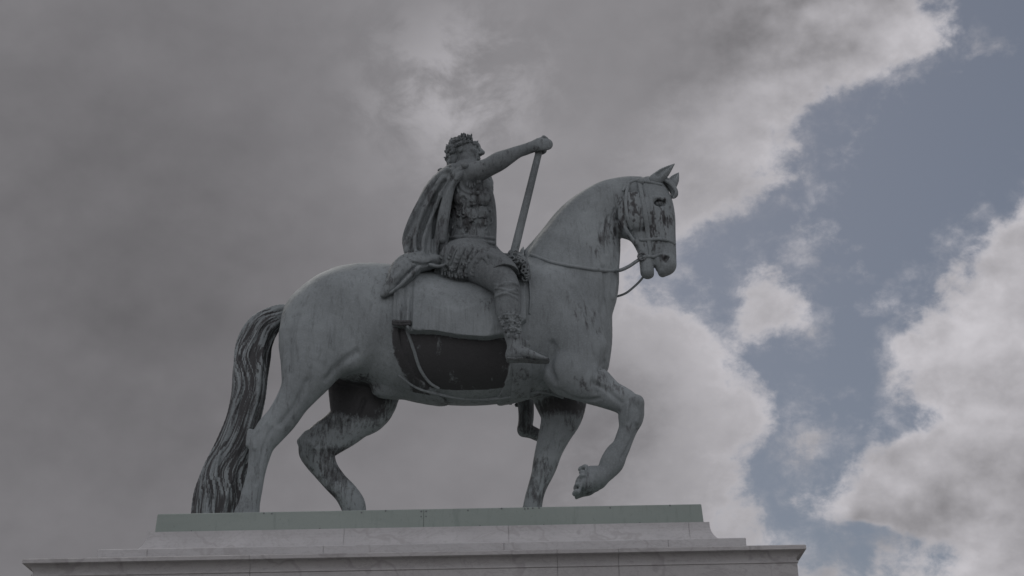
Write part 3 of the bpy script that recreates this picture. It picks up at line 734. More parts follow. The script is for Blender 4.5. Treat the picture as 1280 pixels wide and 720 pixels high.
# chased scrolls on the side of the cuirass and hanging drapery marks
for i in range(44):
    px = random.uniform(560, 614); py = random.uniform(246, 292)
    v = on(px, py)
    if v is None: continue
    a = random.uniform(0, 6); r = random.uniform(.02, .038)
    for j in range(5):
        b0, b1 = a+j*.8, a+(j+1)*.8
        Rf.seg(v+[r*math.cos(b0), 0, r*1.5*math.sin(b0)], v+[r*math.cos(b1), 0, r*1.5*math.sin(b1)], .011, .010, k=.014, mode='add' if i % 3 else 'sub')
q = [on(584+j*3.2, 228+3*math.sin(j)) for j in range(7)]
for v in q:
    if v is not None: Rf.seg(v+[0, 0, .03], v+[0, .0, -.05], .016, .014, k=.012)
print('rider field', Rf.n)
def rider_stain(v):
    s = .05+.5*(vnoise(v[:, 0]*8+3, v[:, 2]*5)-.5)
    s += .22*soft_ell(v, P(588, 262, -.4), (.4, .4, .6))+.30*soft_ell(v, P(570, 250, -.4), (.18, .35, .5))+.25*soft_ell(v, P(596, 236, -.5), (.25, .3, .14))
    s += .22*soft_ell(v, P(588, 285, -.4), (.35, .3, .25))+.26*soft_ell(v, P(668, 181, -.6), (.08, .1, .08))
    s += .35*soft_ell(v, P(658, 520, .95), (.4, .3, .5))+.25*soft_ell(v, P(640, 445, -1), (.12, .3, .2))
    return s
rider = adopt(field_obj('rider', Rf, M_RIDER, None, rider_stain), ROOT)
baton_f = Field(np.minimum(BT, BB)-.12, np.maximum(BT, BB)+.12, .010)
baton_f.seg(BT+ax_*-.03, BB+ax_*.02, .050, .060, k=.01)
baton = adopt(field_obj('baton', baton_f, M_RIDER, None, lambda v: np.full(len(v), -.02)), ROOT)

# hair: curls over back and crown of the head
f = Field(hc-.42, hc+.36, .0075)
f.ell(hp(-5, 0, 5), (15.5*sc, 14.2*sc, 15.5*sc), .02, 'add', HM)
f.ell(hp(-12, 0, -8), (9*sc, 12*sc, 12*sc), .05, 'add', HM)
for i in range(150):
    th = random.uniform(0, 2*math.pi); ph = random.uniform(-.75, 1)
    c = np.array([math.cos(th)*math.sqrt(1-ph*ph), math.sin(th)*math.sqrt(1-ph*ph), ph])
    if c[0] > .55: continue
    if c[2] < -.1 and c[0] > .05: continue
    low = max(0, -c[2])
    p0 = np.array([-5-6*low, 0, 4-2*low])+c*np.array([16, 14.6, 16])
    tdir = np.cross(c, [.3, .2, 1]); tdir /= np.linalg.norm(tdir)
    p1 = p0+tdir*random.uniform(2, 4)+np.array([0, 0, -1.5]); r = random.uniform(1.5, 2.6)
    f.seg(hp(*p0), hp(*p1), r*sc, r*.6*sc, k=.008)
for i in range(12): # locks on the neck
    b = random.uniform(-9, 9); f.chain([[*hp(-14+random.uniform(-2, 3), b, -8), 2.4*sc, 2.4*sc], [*hp(-18+random.uniform(-2, 2), b*1.1, -14), 2.2*sc, 2.2*sc], [*hp(-15, b, -20+random.uniform(-2, 2)), 1.4*sc, 1.4*sc]], k=.008, sub=2)
field_obj('hair', f, M_RIDER, rider, lambda v: np.full(len(v), .17))
# laurel wreath: pointed leaves in rows round the head
fw = Field(hc-.45, hc+.40, .0075)
for i in range(25):       # the twig they grow from
    a0, a1 = (math.pi*2*(i+q)/25 for q in (0, 1))
    fw.seg(hp(-4+16*math.cos(a0), 15*math.sin(a0), 3+5*math.cos(a0)), hp(-4+16*math.cos(a1), 15*math.sin(a1), 3+5*math.cos(a1)), .022, .022, k=.01)
def leaf(b, d, ln, wd):
    d = d/np.linalg.norm(d); curl = upv*.18*ln
    p = [b, b+d*ln*.4, b+d*ln*.75+curl*.6, b+d*ln+curl]
    for q, (r0, r1) in zip(range(3), ((wd*.6, wd), (wd, wd*.7), (wd*.7, wd*.15))): fw.seg(p[q], p[q+1], r0, r1, k=.006)
for sd in (-1, 1):
    for i in range(9):
        u = i/8; th = math.pi*(1-u*.86)
        for row in range(2):
            b = hp(-4+15*math.cos(th), sd*14*math.sin(th), 3+5*math.cos(th)+(row*5-1)); out = (b-hp(-4, 0, 4))/sc
            tan = fx*math.sin(th)-sx*sd*math.cos(th)*-1.0
            leaf(b, out*.055+upv*(.35+.4*row)+tan*.55+rng.uniform(-.18, .18, 3), sc*random.uniform(5.5, 7.5), sc*1.55)
for i in range(14):
    th = random.uniform(0, 6.28); b = hp(-3+9*math.cos(th), 9*math.sin(th), 16)
    leaf(b, upv*.5+fx*math.cos(th)*.8+sx*math.sin(th)*.8, sc*random.uniform(4, 5.5), sc*1.5)
for (a, c) in ((-19, 8), (-20, 3), (-20, -3), (-17, -9)):  # long leaves standing off the nape
    leaf(hp(a+3, -4, c), -fx*.75+upv*.8-sx*.0, sc*7.5, sc*1.5)
wr = field_obj('laurel_wreath', fw, M_RIDER, rider, lambda v: np.full(len(v), .16))
# ribbon end at the nape
tube_obj('wreath_ribbon', [[(560, 209, -.1), (556, 212, -.12), (551, 211.5, -.14), (548.5, 213, -.15)]], .02, M_RIDER, rider, None)

# ------------------------------------------------------------------ cloak
lo = P(470, 380, -1.0); hi = P(612, 196, .5)
K1 = Field((lo[0]-.05, -1.08, lo[2]-.1), (hi[0]+.05, .75, hi[2]+.12), .0105)
base = [pair(562, 219, 584, 222, -.02, .32), pair(549, 224, 580, 230, .0, .40), pair(530, 241, 568, 250, .0, .46), pair(517.5, 265, 560, 274, .0, .46), pair(506, 290, 553, 298, -.04, .46), pair(505, 312, 549, 316, -.12, .42), pair(516, 327, 547, 333, -.25, .36)]
K1.chain(base, k=.05)
K1.chain([pt(560, 262, .10, 8, .22), pt(557, 290, .08, 11, .28), pt(553, 312, .04, 14, .34), pt(550, 330, 0, 14, .36)], k=.05)
def fold(path, r, dr=0, k=.02, fld=K1, lift=.0):
    q = []
    for i, p in enumerate(path):
        v = P(*p) if len(p) == 3 else fld.hit(*p)
        if v is None: continue
        q.append([*(v+[0, -lift, 0]), r+dr*i, r+dr*i])
    if len(q) > 1: fld.chain(q, k=k)
# shoulder drape crossing to the near shoulder
fold([(600, 213, -.30), (590, 213, -.44), (578, 214.5, -.46), (567, 220, -.42), (557, 229, -.42), (548, 243, -.46)], .07, .004, k=.04)
fold([(592, 212, -.50), (583, 214, -.54), (573, 222, -.52), (565, 232, -.50), (560, 250, -.48), (556, 275, -.47), (552, 300, -.45)], .052, .002, k=.03)
fold([(578, 216, -.56), (568, 225, -.54), (560, 238, -.52), (554, 258, -.50), (549, 282, -.50), (543, 310, -.46), (538, 328, -.5)], .042, .003, k=.02)
# long falling folds: ridges and the valleys between them
for path, r, kk in ([[(566, 214), (551, 228), (537, 250), (524, 275), (514, 297), (512, 315), (522, 328)], .050, .03], [[(571, 216), (558, 232), (545, 256), (536, 282), (530, 305), (530, 326)], .044, .022],
                [[(560, 213), (544, 226), (527, 251), (514, 277), (507, 300), (510, 317)], .040, .03], [[(551, 246), (543, 270), (538, 300), (537, 326)], .034, .02], [[(529, 262), (521, 287), (519, 308), (525, 325)], .03, .02]):
    fold(path, r, .002, kk, lift=.025)
for path in ([(556, 226), (541, 252), (530, 282), (524, 305), (526, 322)], [(565, 222), (551, 246), (542, 274), (534, 300), (534, 320)], [(548, 262), (541, 292), (541, 316)], [(543, 232), (524, 264), (512, 292)]):
    q = [K1.hit(*p) for p in path]; q = [v for v in q if v is not None]
    K1.chain([[*(v+[0, -.01, 0]), .024, .05] for v in q], k=.04, mode='sub')
# gathered end over the croup
K1.chain([pt(548, 326, -.45, 7, .1), pt(534, 329, -.55, 9, .12), pt(520, 331, -.62, 11, .14), pt(508, 338, -.68, 15, .16), pt(497, 350, -.72, 13, .12), pt(487, 361, -.74, 8, .09), pt(479, 369, -.76, 4, .05)], k=.04)
K1.chain([pt(524, 326, -.5, 9, .2), pt(508, 331, -.45, 9, .3), pt(498, 340, -.45, 10, .3), pt(492, 350, -.5, 9, .25)], k=.05)
for path in ([(524, 334, -.78), (512, 345, -.84), (500, 357, -.86), (488, 366, -.84)], [(518, 328, -.74), (506, 334, -.80), (497, 344, -.84), (490, 353, -.83)], [(530, 326, -.66), (538, 331, -.66), (548, 333, -.66), (556, 331, -.62)]):
    fold(path, .030, -.003, .03)
for path in ([(522, 331), (508, 343), (496, 357)], [(514, 327), (528, 331), (542, 328)]):
    q = [K1.hit(*p) for p in path]; q = [v for v in q if v is not None]
    if len(q) > 1: K1.chain([[*v, .014, .03] for v in q], k=.03, mode='sub')
# edge that falls beside the trunk on the far side
K1.chain([pt(606, 218, .30, 7, .06), pt(612, 232, .34, 6, .06), pt(616.5, 250, .34, 5, .06), pt(619, 272, .32, 4.5, .06), pt(618.5, 292, .28, 4.5, .06), pt(616.5, 308, .22, 4.5, .06)], k=.03)
K1.chain([pt(604, 218, .30, 7, .08), pt(590, 213, .25, 7, .12), pt(574, 215, .10, 6, .15)], k=.04)
def cloak_stain(v):
    s = .06+.7*(vnoise(v[:, 0]*9+v[:, 2]*2, v[:, 2]*2.6)-.55)+.10*np.sin(v[:, 0]*26+v[:, 2]*10)*soft_ell(v, P(540, 275, -.4), (.35, .5, .7))
    s += .28*soft_ell(v, P(548, 300, -.45), (.14, .3, .4))+.22*soft_ell(v, P(537, 262, -.45), (.12, .3, .5))
    return s
cloak = field_obj('cloak', K1, M_RIDER, rider, cloak_stain)
tube_obj('clasp', [[(580, 206.5, -.60), (581.5, 207.5, -.61)]], .045, M_RIDER, cloak, None)

# ------------------------------------------------------------------ tunic skirt with strips and tassels
lo = P(535, 366, -1.1); hi = P(660, 285, .6)
K2 = Field((lo[0], -1.22, lo[2]-.12), (hi[0]+.05, 1.1, hi[2]+.1), .010)
K2.chain([pt(588, 306, -.0, 31, .36), pt(586, 322, -.10, 34.5, .50), pt(583, 338, -.18, 37, .60)], k=.05)
ztop = zz(588, 309, -.35)
K2.F = np.maximum(K2.F, K2.ax[2][None, None, :]-ztop).astype(np.float32)
for s in (-1, 1):
    K2.chain([pt(592, 333, s*.35, 23, .34), pt(612, 331, s*.68, 21, .27), pt(628, 341, s*.90, 19.5, .20), pt(633, 350, s*.94, 18, .18)], k=.06)
for i in range(9):
    u = i/8; q = [K2.hit(566+u*42, 314), K2.hit(560+u*52, 328), K2.hit(553+u*62, 345)]
    q = [v for v in q if v is not None]
    if len(q) > 1: K2.chain([[*v, .012, .03] for v in q], k=.03, mode='sub')
hemc = XZ([(530, 338), (545, 344), (560, 348.5), (576, 352), (592, 354), (604, 353.5), (612, 349), (620, 342.5), (630, 340), (640, 340.5), (650, 344), (662, 350)], -.85)
hx2 = np.array([p[0] for p in hemc]); hz2 = np.array([p[1] for p in hemc])
K2.F = np.maximum(K2.F, np.interp(K2.ax[0], hx2, hz2)[:, None, None]-K2.ax[2][None, None, :]).astype(np.float32)
q = [K2.hit(p[0], p[1]-1.2) for p in [(548, 344), (560, 348.5), (576, 352), (592, 354), (604, 353.5), (612, 349), (620, 342.5), (630, 340), (640, 340.5), (648, 343)]]
K2.chain([[*v, .016, .02] for v in q if v is not None], k=.012)
for path in ([(604, 316), (620, 322), (640, 337)], [(600, 318), (611, 330), (604, 350)]):
    fold(path, .020, .002, .04, K2)
def hit2(px, py):
    c = [h for h in (K2.hit(px, py), Rf.hit(px, py)) if h is not None]
    return min(c, key=lambda v: v[1]) if c else None
skirt = field_obj('tunic_skirt', K2, M_RIDER, rider, lambda v: .05+.4*(vnoise(v[:, 0]*9, v[:, 2]*7)-.5)+.25*soft_ell(v, P(570, 340, -.6), (.4, .5, .15)))
K3 = Field((P(535, 340, -.8)[0], -1.16, P(560, 366, -.8)[2]-.1), (P(622, 340, -.6)[0], .2, P(560, 305, -.5)[2]+.1), .008)
def strip(path, r, fl=.45):
    q = [hit2(*p) for p in path]; q = [v for v in q if v is not None]
    if len(q) > 1: K3.chain([[*(v+[0, -.008, 0]), r, r*fl] for v in q], k=.006)
for i in range(6):
    u = i/6; x0 = 558+u*60; x1 = 547+u*58-6*u*u; y1_ = 338+7*math.sin(u*2.6)-3*(u > .85)
    strip([(x0, 310), (x0*.55+x1*.45, 321), (x1, y1_-2)], .046, .35)
    v = K2.hit(x1, y1_)
    if v is not None:
        for dx in (-.035, .0, .035):
            K3.seg(v+[dx, -.03, .02], v+[dx*1.2, -.04, -.05], .016, .013, k=.005)
        K3.ell(v+[0, -.05, .02], (.034, .03, .03), k=.006)
for px, py, rr in ((548, 341, .034), (556, 340, .036), (566, 336, .042), (575, 342, .040), (585, 342, .040), (582, 331, .034), (560, 330, .03), (542, 342, .03), (589, 322, .03), (598, 331, .028), (552, 346, .024), (571, 346, .03), (579, 347, .028)):
    v = K2.hit(px, py)
    if v is None: continue
    for a in range(7):
        an = a/7*2*math.pi
        K3.ell(v+[rr*.95*math.cos(an), -.02, rr*.95*math.sin(an)], (rr*.42,)*3, k=.008)
    K3.ell(v+[0, -.03, 0], (rr*.6, rr*.6, rr*.6), k=.01)
    K3.ell(v+[rr*.1, -.03-rr*.7, -rr*.1], (rr*.28,)*3, k=.008, mode='sub')
field_obj('skirt_fringe', K3, M_RIDER, skirt, lambda v: np.full(len(v), .2))

# boot tops with scrolled lion-head work, and boot soles
def boots(sign):
    K4 = Field((P(610, 400, -1)[0], min(sign*.7, sign*1.25), zz(640, 470, -1)-.35), (P(700, 400, -1)[0], max(sign*.7, sign*1.25), zz(640, 380, -1)), .008)
    rr = Rf if sign < 0 else None
    pts = []
    for (px, py, r) in ((627, 398, 4), (634, 394, 4.5), (642, 394, 4.5), (649, 397, 4), (630, 404, 4.5), (639, 402, 5), (647, 405, 4), (633, 412, 4), (641, 411, 4.5), (648, 414, 3.5), (636, 419, 3), (645, 421, 3)):
        v = Rf.hit(px, py)
        if v is None: continue
        pts.append((v, r*S(px, py, -1)))
    for v, r in pts:
        c = np.array([v[0], v[1]*(1 if sign < 0 else -1), v[2]-(0 if sign < 0 else .15)])
        for a in range(6):
            an = a/6*6.283+px
            K4.ell(c+[r*.8*math.cos(an), sign*.008, r*.8*math.sin(an)], (r*.42,)*3, k=.008)
        K4.ell(c+[0, sign*.02, 0], (r*.5,)*3, k=.01)
    return K4
for sg in (-1, 1):
    K4 = boots(sg)
    if (K4.F < 0).sum() > 20: field_obj('boot_top', K4, M_RIDER, rider, lambda v: np.full(len(v), .16))
tube_obj('boot_sole', [[(635, 450, -.97), (644, 450.5, -.98), (655, 450, -1.0), (666, 451, -1.01), (677, 451.5, -1.01), (685, 451, -1.01)]], .022, M_DARK, rider, None, stain_shade=.2, flat=4.0, k=.02)

# pistol holster wrapped in curled fur before the saddle, with the bud ornaments
K5 = Field(P(634, 366, -.85)-.2, P(672, 306, -.2)+.2, .008)
K5.chain([pt(641, 320, -.40, 7, .16), pt(650, 328, -.55, 9, .16), pt(655, 338, -.66, 8, .12), pt(659, 346, -.70, 5, .08)], k=.03)
for i in range(46):
    u = random.random(); a = random.uniform(-3, 3)
    px = 640+u*20+random.uniform(-7, 7)*(1-u*.4); py = 318+u*29+random.uniform(-5, 5)
    v = K5.hit(px, py)
    if v is None: continue
    r = random.uniform(.022, .04)
    n = 6
    for j in range(n):
        b0, b1 = a+j*.9, a+(j+1)*.9; q0 = v+[r*math.cos(b0), -.015, r*math.sin(b0)]; q1 = v+[r*math.cos(b1), -.02, r*math.sin(b1)]
        K5.seg(q0, q1, .013, .012, k=.006)
hol = adopt(field_obj('holster', K5, M_RIDER, None, lambda v: np.full(len(v), .22)), ROOT)

# ------------------------------------------------------------------ plinth plate and pedestal
YB = 1.45
def sweep(name, xL, xR, yF, yB, prof, joints, mat, parent=None, top=True, stainfn=None):
    """rectangular block whose four sides carry the moulding prof = [(outset, z)...] from top to bottom; joints: x positions of thin open joints"""
    g = .0045
    # plan outline stations (base rect corners + joints on front/back), each with inset flag
    def side(p, q, js):
        out = [(p, 0, None)]
        for j in js:
            for s, ins in ((-g, 0), (-g*.9, 1), (g*.9, 1), (g, 0)):
                out.append(((j+s, p[1]), ins, True))
        return out
    jf = sorted(joints); ring = side((xL, yF), (xR, yF), jf)+[((xR, yF), 0, None)]+[((xR, yB), 0, None)]+[((j+s, yB), ins, True) for j in reversed(jf) for s, ins in ((g, 0), (g*.9, 1), (-g*.9, 1), (-g, 0))]+[((xL, yB), 0, None)]
    ring = [ring[0]]+ring[1:]
    V, Fc = [], []
    for o, z in prof:
        for (p, ins, j) in ring:
            oo = o-(.009 if ins else 0); x, y = p
            sy = -1 if y == yF else 1
            if j: V.append((x, y+sy*oo, z))
            else:
                V.append((x+(-1 if x == xL else 1)*oo, y+sy*oo, z))
    n = len(ring)
    for i in range(len(prof)-1):
        for k in range(n):
            a, b = i*n+k, i*n+(k+1) % n
            Fc.append((a, b, b+n, a+n)[::-1])
    Fc.append(tuple(range(n))); Fc.append(tuple(range((len(prof)-1)*n, len(prof)*n))[::-1])
    me = bpy.data.meshes.new(name); me.from_pydata([tuple(v) for v in V], [], Fc); me.update(); me.materials.append(mat)
    o = bpy.data.objects.new(name, me); COL.objects.link(o)
    if parent: o.parent = parent
    b = o.modifiers.new('b', 'BEVEL'); b.width = .006; b.segments = 2; b.limit_method = 'ANGLE'; b.angle_limit = R(40)
    return o
def X(px, py, y): return float(P(px, py, y)[0])
def Zc(px, py, y): return float(P(px, py, y)[2])
# bronze plate
pxl, pxr = X(197, 643, PLATE_Y), X(876.5, 629, PLATE_Y)
zt, zb_ = ZP, Zc(540, 661.5, PLATE_Y)
jx = X(529.5, 649, PLATE_Y)
plate = sweep('base_plate', pxl, pxr, PLATE_Y, YB, [(-.01, zt), (0, zt-.01), (.012, zb_+.02), (.0, zb_), (-.05, zb_)], [jx], M_PLATE)
adopt(plate, ROOT)
bm_pts = []
for px in (529.5,):
    for dx in (-.03, .03):
        for u in (.12, .38, .62, .88): bm_pts.append((jx+dx, PLATE_Y-.002, zb_+(zt-zb_)*u))
for px in (330, 585, 627, 656, 660, 666, 674, 763, 838, 340, 452, 482): bm_pts.append((X(px, 640, PLATE_Y)+.0, PLATE_Y-.0, zt-.012-random.random()*.02))
for px in (680, 800, 240, 400, 600): bm_pts.append((X(px, 658, PLATE_Y), PLATE_Y-.008, zb_+.03))
import bmesh
for (x, y, z) in bm_pts:
    bm = bmesh.new(); bmesh.ops.create_uvsphere(bm, u_segments=10, v_segments=6, radius=.012, matrix=Matrix.Diagonal((1, .5, 1, 1)))
    me = bpy.data.meshes.new('rivet'); bm.to_mesh(me); bm.free(); me.materials.append(M_DARK)
    o = bpy.data.objects.new('rivet', me); COL.objects.link(o); o.location = (x, y, z); o.parent = plate

# marble pedestal
ped = bpy.data.objects.new('marble_pedestal', None); COL.objects.link(ped)
tag(ped, 'veined pale grey marble pedestal with moulded cornice carrying the bronze statue', 'pedestal')
PL = Vector(((pxl+pxr)/2, 0, 0)); ped.location = PL
def mar(o): o.parent = ped; o.location = -PL; return o
# upper step with hollow (cavetto) sides
yB_ = -2.05; yC_ = -2.80
zA = zb_
bxl, bxr = X(122, 688, yB_), X(932.3, 673, yB_); axl, axr = X(184, 669, PLATE_Y-.1), X(887, 656, PLATE_Y-.1)
zB0 = Zc(540, 679, yB_); zC0 = Zc(517, 689.3, yC_)
print('levels', ZP, zA, zB0, zC0)
oxl = axl-bxl; oxr = bxr-axr; wA = (PLATE_Y-.1)-yB_
hA = zA-zB0
prof = []
base_in = min(oxl, oxr, wA)
# hollow: quarter-circle like curve from (0,top) sweeping outward
nn = 12; top_f = .10
P1 = [(0, zA), (0, zA-hA*top_f)]
for i in range(1, nn+1):
    t = i/nn; P1.append((base_in*.97*(1-math.cos(t*math.pi/2)), zA-hA*top_f-hA*.9*math.sin(t*math.pi/2)))
st_ = sweep('upper_step', axl, axr, PLATE_Y-.1, YB+.1, P1, [X(p, 672, PLATE_Y-.1) for p in (430, 636, 862)], M_MARB); mar(st_)
sb = sweep('plinth_slab', bxl, bxr, yB_, -yB_, [(-.01, zB0), (0, zB0-.01), (0, zC0+.0), (-.05, zC0)], [X(p, 690, yB_) for p in (184, 404, 630, 836)], M_MARB); mar(sb)
cxl, cxr = X(28, 698, yC_), X(1007.5, 681, yC_)
s_ = S(517, 700, yC_)
prof = [(-.012, zC0), (0, zC0-.012), (0, zC0-.052), (-.012, zC0-.058), (-.03, zC0-.062)]
for i in range(9):
    t = i/8; prof.append((-.03-.075*math.sin(t*math.pi/2), zC0-.062-.085*(1-math.cos(t*math.pi/2))-.01*t))
prof += [(-.088, zC0-.160), (-.088, zC0-.182), (-.10, zC0-.188), (-.10, zC0-.43), (-.12, zC0-.44), (-.40, zC0-.46), (-.42, zC0-.50)]
for i in range(7):
    t = i/6; prof.append((-.42-.22*math.sin(t*math.pi/2), zC0-.50-.22*(1-math.cos(t*math.pi/2))))
co = sweep('cornice', cxl, cxr, yC_, -yC_, prof, [X(p, 705, yC_) for p in (311, 697, 774)], M_MARB2); mar(co)
zd = zC0-.72
dd = sweep('die', cxl, cxr, yC_, -yC_, [(-.64, zd), (-.64, 1.35), (-.60, 1.30), (-.60, 1.20), (-.50, 1.1), (-.40, 1.02), (-.35, 1.0), (-.35, .5)], [X(p, 705, yC_) for p in (311, 697)], M_MARB); mar(dd)
ft = sweep('foot_step', cxl, cxr, yC_, -yC_, [(-.1, .5), (-.1, .26), (.25, .258), (.25, .0)], [X(p, 705, yC_) for p in (200, 450, 697)], M_MARB2); mar(ft)
# square of granite setts round the monument
me = bpy.data.meshes.new('ground'); s = 1500
me.from_pydata([(-s, -s, 0), (s, -s, 0), (s, s, 0), (-s, s, 0)], [], [(0, 1, 2, 3)]); me.materials.append(paving())
g = bpy.data.objects.new('ground', me); COL.objects.link(g); tag(g, kind='structure')

# ------------------------------------------------------------------ sky, sun
SUN_EL, SUN_AZ = R(46), R(-22)       # behind the statue, a little to the left, veiled by cloud
W = bpy.data.worlds.new('World'); SC.world = W; W.use_nodes = True; t = W.node_tree; t.nodes.clear()
tc = N(t, 'ShaderNodeTexCoord').outputs['Generated']
sep = N(t, 'ShaderNodeSeparateXYZ'); L(t, tc, sep.inputs[0]); dx, dy, dz = sep.outputs
sky = N(t, 'ShaderNodeTexSky'); sky.sky_type = 'NISHITA'; sky.sun_disc = False; sky.sun_elevation = SUN_EL; sky.sun_rotation = SUN_AZ
sky.air_density = 1.0; sky.dust_density = 1.5; sky.ozone_density = 1.5
# tangent-of-azimuth / tangent-of-elevation coordinates of the northern half of the sky
ady = MA(t, 'MAXIMUM', dy, .05)
u0 = MA(t, 'DIVIDE', dx, ady); v0 = MA(t, 'DIVIDE', dz, ady)
# billow noises on the sphere of directions
def wn(scale, detail, rough, dist=0, off=0, shift=(0, 0, 0)):
    m = N(t, 'ShaderNodeMapping'); m.inputs['Location'].default_value = (off+shift[0], off*.7+shift[1], off*1.3+shift[2]); m.inputs['Scale'].default_value = (1, 1, 1.25); L(t, tc, m.inputs[0])
    n = N(t, 'ShaderNodeTexNoise'); n.inputs['Scale'].default_value = scale; n.inputs['Detail'].default_value = detail; n.inputs['Roughness'].default_value = rough; n.inputs['Distortion'].default_value = dist
    L(t, m.outputs[0], n.inputs[0]); return n.outputs[0]
nb = wn(9, 10, .52, .0, 3.1); n2 = wn(22, 8, .6, .3, 8.2); n3 = wn(4.2, 6, .5, .2, 5.7); n4 = wn(60, 5, .62, .2, 1.7)
UV = lambda px, py: (lambda d: (d[0]/d[1], d[2]/d[1]))(ray(px, py))
vmin, vmax = .12, .80; umin, umax = -.5, .6
vn = N(t, 'ShaderNodeMapRange'); vn.inputs[1].default_value = vmin; vn.inputs[2].default_value = vmax; L(t, v0, vn.inputs[0])
def curve(pts):
    c = N(t, 'ShaderNodeFloatCurve'); L(t, vn.outputs[0], c.inputs['Value']); cm = c.mapping.curves[0]
    q = sorted([((v-vmin)/(vmax-vmin), (u-umin)/(umax-umin)) for u, v in [UV(*p) for p in pts]])
    cm.points[0].location = q[0]; cm.points[1].location = q[-1]
    for a in q[1:-1]: cm.points.new(*a)
    c.mapping.update()
    return MA(t, 'ADD', MA(t, 'MULTIPLY', c.outputs[0], umax-umin), umin)
LB = curve([(1230, -120), (1200, -40), (1188, 0), (1195, 50), (1150, 75), (1075, 105), (1010, 145), (992, 190), (975, 232), (925, 262), (870, 290), (815, 320), (800, 352), (835, 385), (890, 420), (935, 460), (968, 500), (975, 530), (938, 575), (930, 610), (948, 655), (955, 700), (950, 760)])
RB = curve([(1420, -120), (1400, 0), (1380, 150), (1300, 215), (1262, 245), (1205, 300), (1170, 340), (1150, 385), (1110, 440), (1110, 490), (1150, 530), (1080, 555), (1020, 590), (1005, 640), (1130, 665), (1180, 690), (1150, 730), (1100, 800)])
dist = MA(t, 'ADD', MA(t, 'MULTIPLY', MA(t, 'SUBTRACT', nb, .5), .11), MA(t, 'ADD', MA(t, 'MULTIPLY', MA(t, 'SUBTRACT', n2, .5), .10), MA(t, 'MULTIPLY', MA(t, 'SUBTRACT', n4, .5), .065)))
dL = MA(t, 'SUBTRACT', LB, u0); dR = MA(t, 'SUBTRACT', u0, RB)
def blob(px, py, rx, ry, k=1.0):
    cu, cv = UV(px, py); a, b = UV(px+rx, py)[0]-cu, abs(UV(px, py-ry)[1]-cv)
    e = MA(t, 'POWER', MA(t, 'DIVIDE', MA(t, 'SUBTRACT', u0, cu), a), 2); g = MA(t, 'POWER', MA(t, 'DIVIDE', MA(t, 'SUBTRACT', v0, cv), b), 2)
    return MA(t, 'MULTIPLY', MA(t, 'SUBTRACT', 1, MA(t, 'SQRT', MA(t, 'ADD', e, g))), min(a, b))
small = blob(968, 388, 52, 33)
for b in (blob(1000, 410, 38, 26), blob(1010, 565, 26, 22), blob(1030, 712, 45, 20), blob(1108, 705, 34, 18)): small = MA(t, 'MAXIMUM', small, b)
D = MA(t, 'MAXIMUM', MA(t, 'MAXIMUM', dL, dR), small)
front = MA(t, 'MULTIPLY', MA(t, 'SUBTRACT', dy, .15), 6, clamp=True)
# rest of the sky (behind, overhead): broken cloud everywhere
gen = MA(t, 'MULTIPLY', MA(t, 'SUBTRACT', n3, .40), .8)
D = MA(t, 'ADD', MA(t, 'MULTIPLY', D, front), MA(t, 'MULTIPLY', gen, MA(t, 'SUBTRACT', 1, front)))
def gauss0(px, py, rx, ry):
    cu, cv = UV(px, py); a, b = UV(px+rx, py)[0]-cu, abs(UV(px, py-ry)[1]-cv)
    e = MA(t, 'POWER', MA(t, 'DIVIDE', MA(t, 'SUBTRACT', u0, cu), a), 2); g = MA(t, 'POWER', MA(t, 'DIVIDE', MA(t, 'SUBTRACT', v0, cv), b), 2)
    return MA(t, 'MULTIPLY', MA(t, 'EXPONENT', MA(t, 'MULTIPLY', MA(t, 'ADD', e, g), -1)), front)
DN = MA(t, 'SUBTRACT', MA(t, 'ADD', D, dist), MA(t, 'MULTIPLY', MA(t, 'ADD', gauss0(897, 350, 24, 62), gauss0(1060, 400, 30, 60)), .06))
def SS(x, a, b):
    n = N(t, 'ShaderNodeMapRange'); n.interpolation_type = 'SMOOTHSTEP'; n.inputs[1].default_value = a; n.inputs[2].default_value = b; L(t, x, n.inputs[0]); return n.outputs[0]
alpha0 = MA(t, 'POWER', SS(DN, -.016, .024), 1.15)
veil = MA(t, 'MULTIPLY', SS(MA(t, 'ADD', DN, MA(t, 'MULTIPLY', MA(t, 'SUBTRACT', n4, .5), .10)), -.050, .03), MA(t, 'MULTIPLY', SS(n2, .36, .66), .6))
alpha = MA(t, 'MAXIMUM', alpha0, veil)
# brightness: sunlit thin edges, grey thick middles
def gauss(px, py, rx, ry):
    cu, cv = UV(px, py); a, b = UV(px+rx, py)[0]-cu, abs(UV(px, py-ry)[1]-cv)
    e = MA(t, 'POWER', MA(t, 'DIVIDE', MA(t, 'SUBTRACT', u0, cu), a), 2); g = MA(t, 'POWER', MA(t, 'DIVIDE', MA(t, 'SUBTRACT', v0, cv), b), 2)
    return MA(t, 'MULTIPLY', MA(t, 'EXPONENT', MA(t, 'MULTIPLY', MA(t, 'ADD', e, g), -1)), front)
lit = MA(t, 'SUBTRACT', .475, MA(t, 'ADD', MA(t, 'MULTIPLY', SS(DN, .0, .045), .09), MA(t, 'MULTIPLY', SS(DN, .03, .16), .14)))
def addl(l, x, k): return MA(t, 'ADD', l, MA(t, 'MULTIPLY', x, k))
lit = addl(lit, gauss(60, 330, 420, 480), -.080)
lit = addl(lit, gauss(330, 420, 230, 260), -.025)
lit = MA(t, 'ADD', lit, MA(t, 'MULTIPLY', gauss(568, 112, 100, 90), MA(t, 'MULTIPLY', SS(n2, .38, .62), .18)))
lit = addl(lit, gauss(720, 20, 220, 60), .01)
lit = addl(lit, gauss(740, 150, 160, 90), -.01)
lit = addl(lit, gauss(790, 560, 110, 110), -.07)
lit = addl(lit, gauss(690, 260, 120, 120), .02)
lit = addl(lit, gauss(600, 560, 120, 60), .0)
lit = addl(lit, gauss(1240, 430, 170, 220), .12)
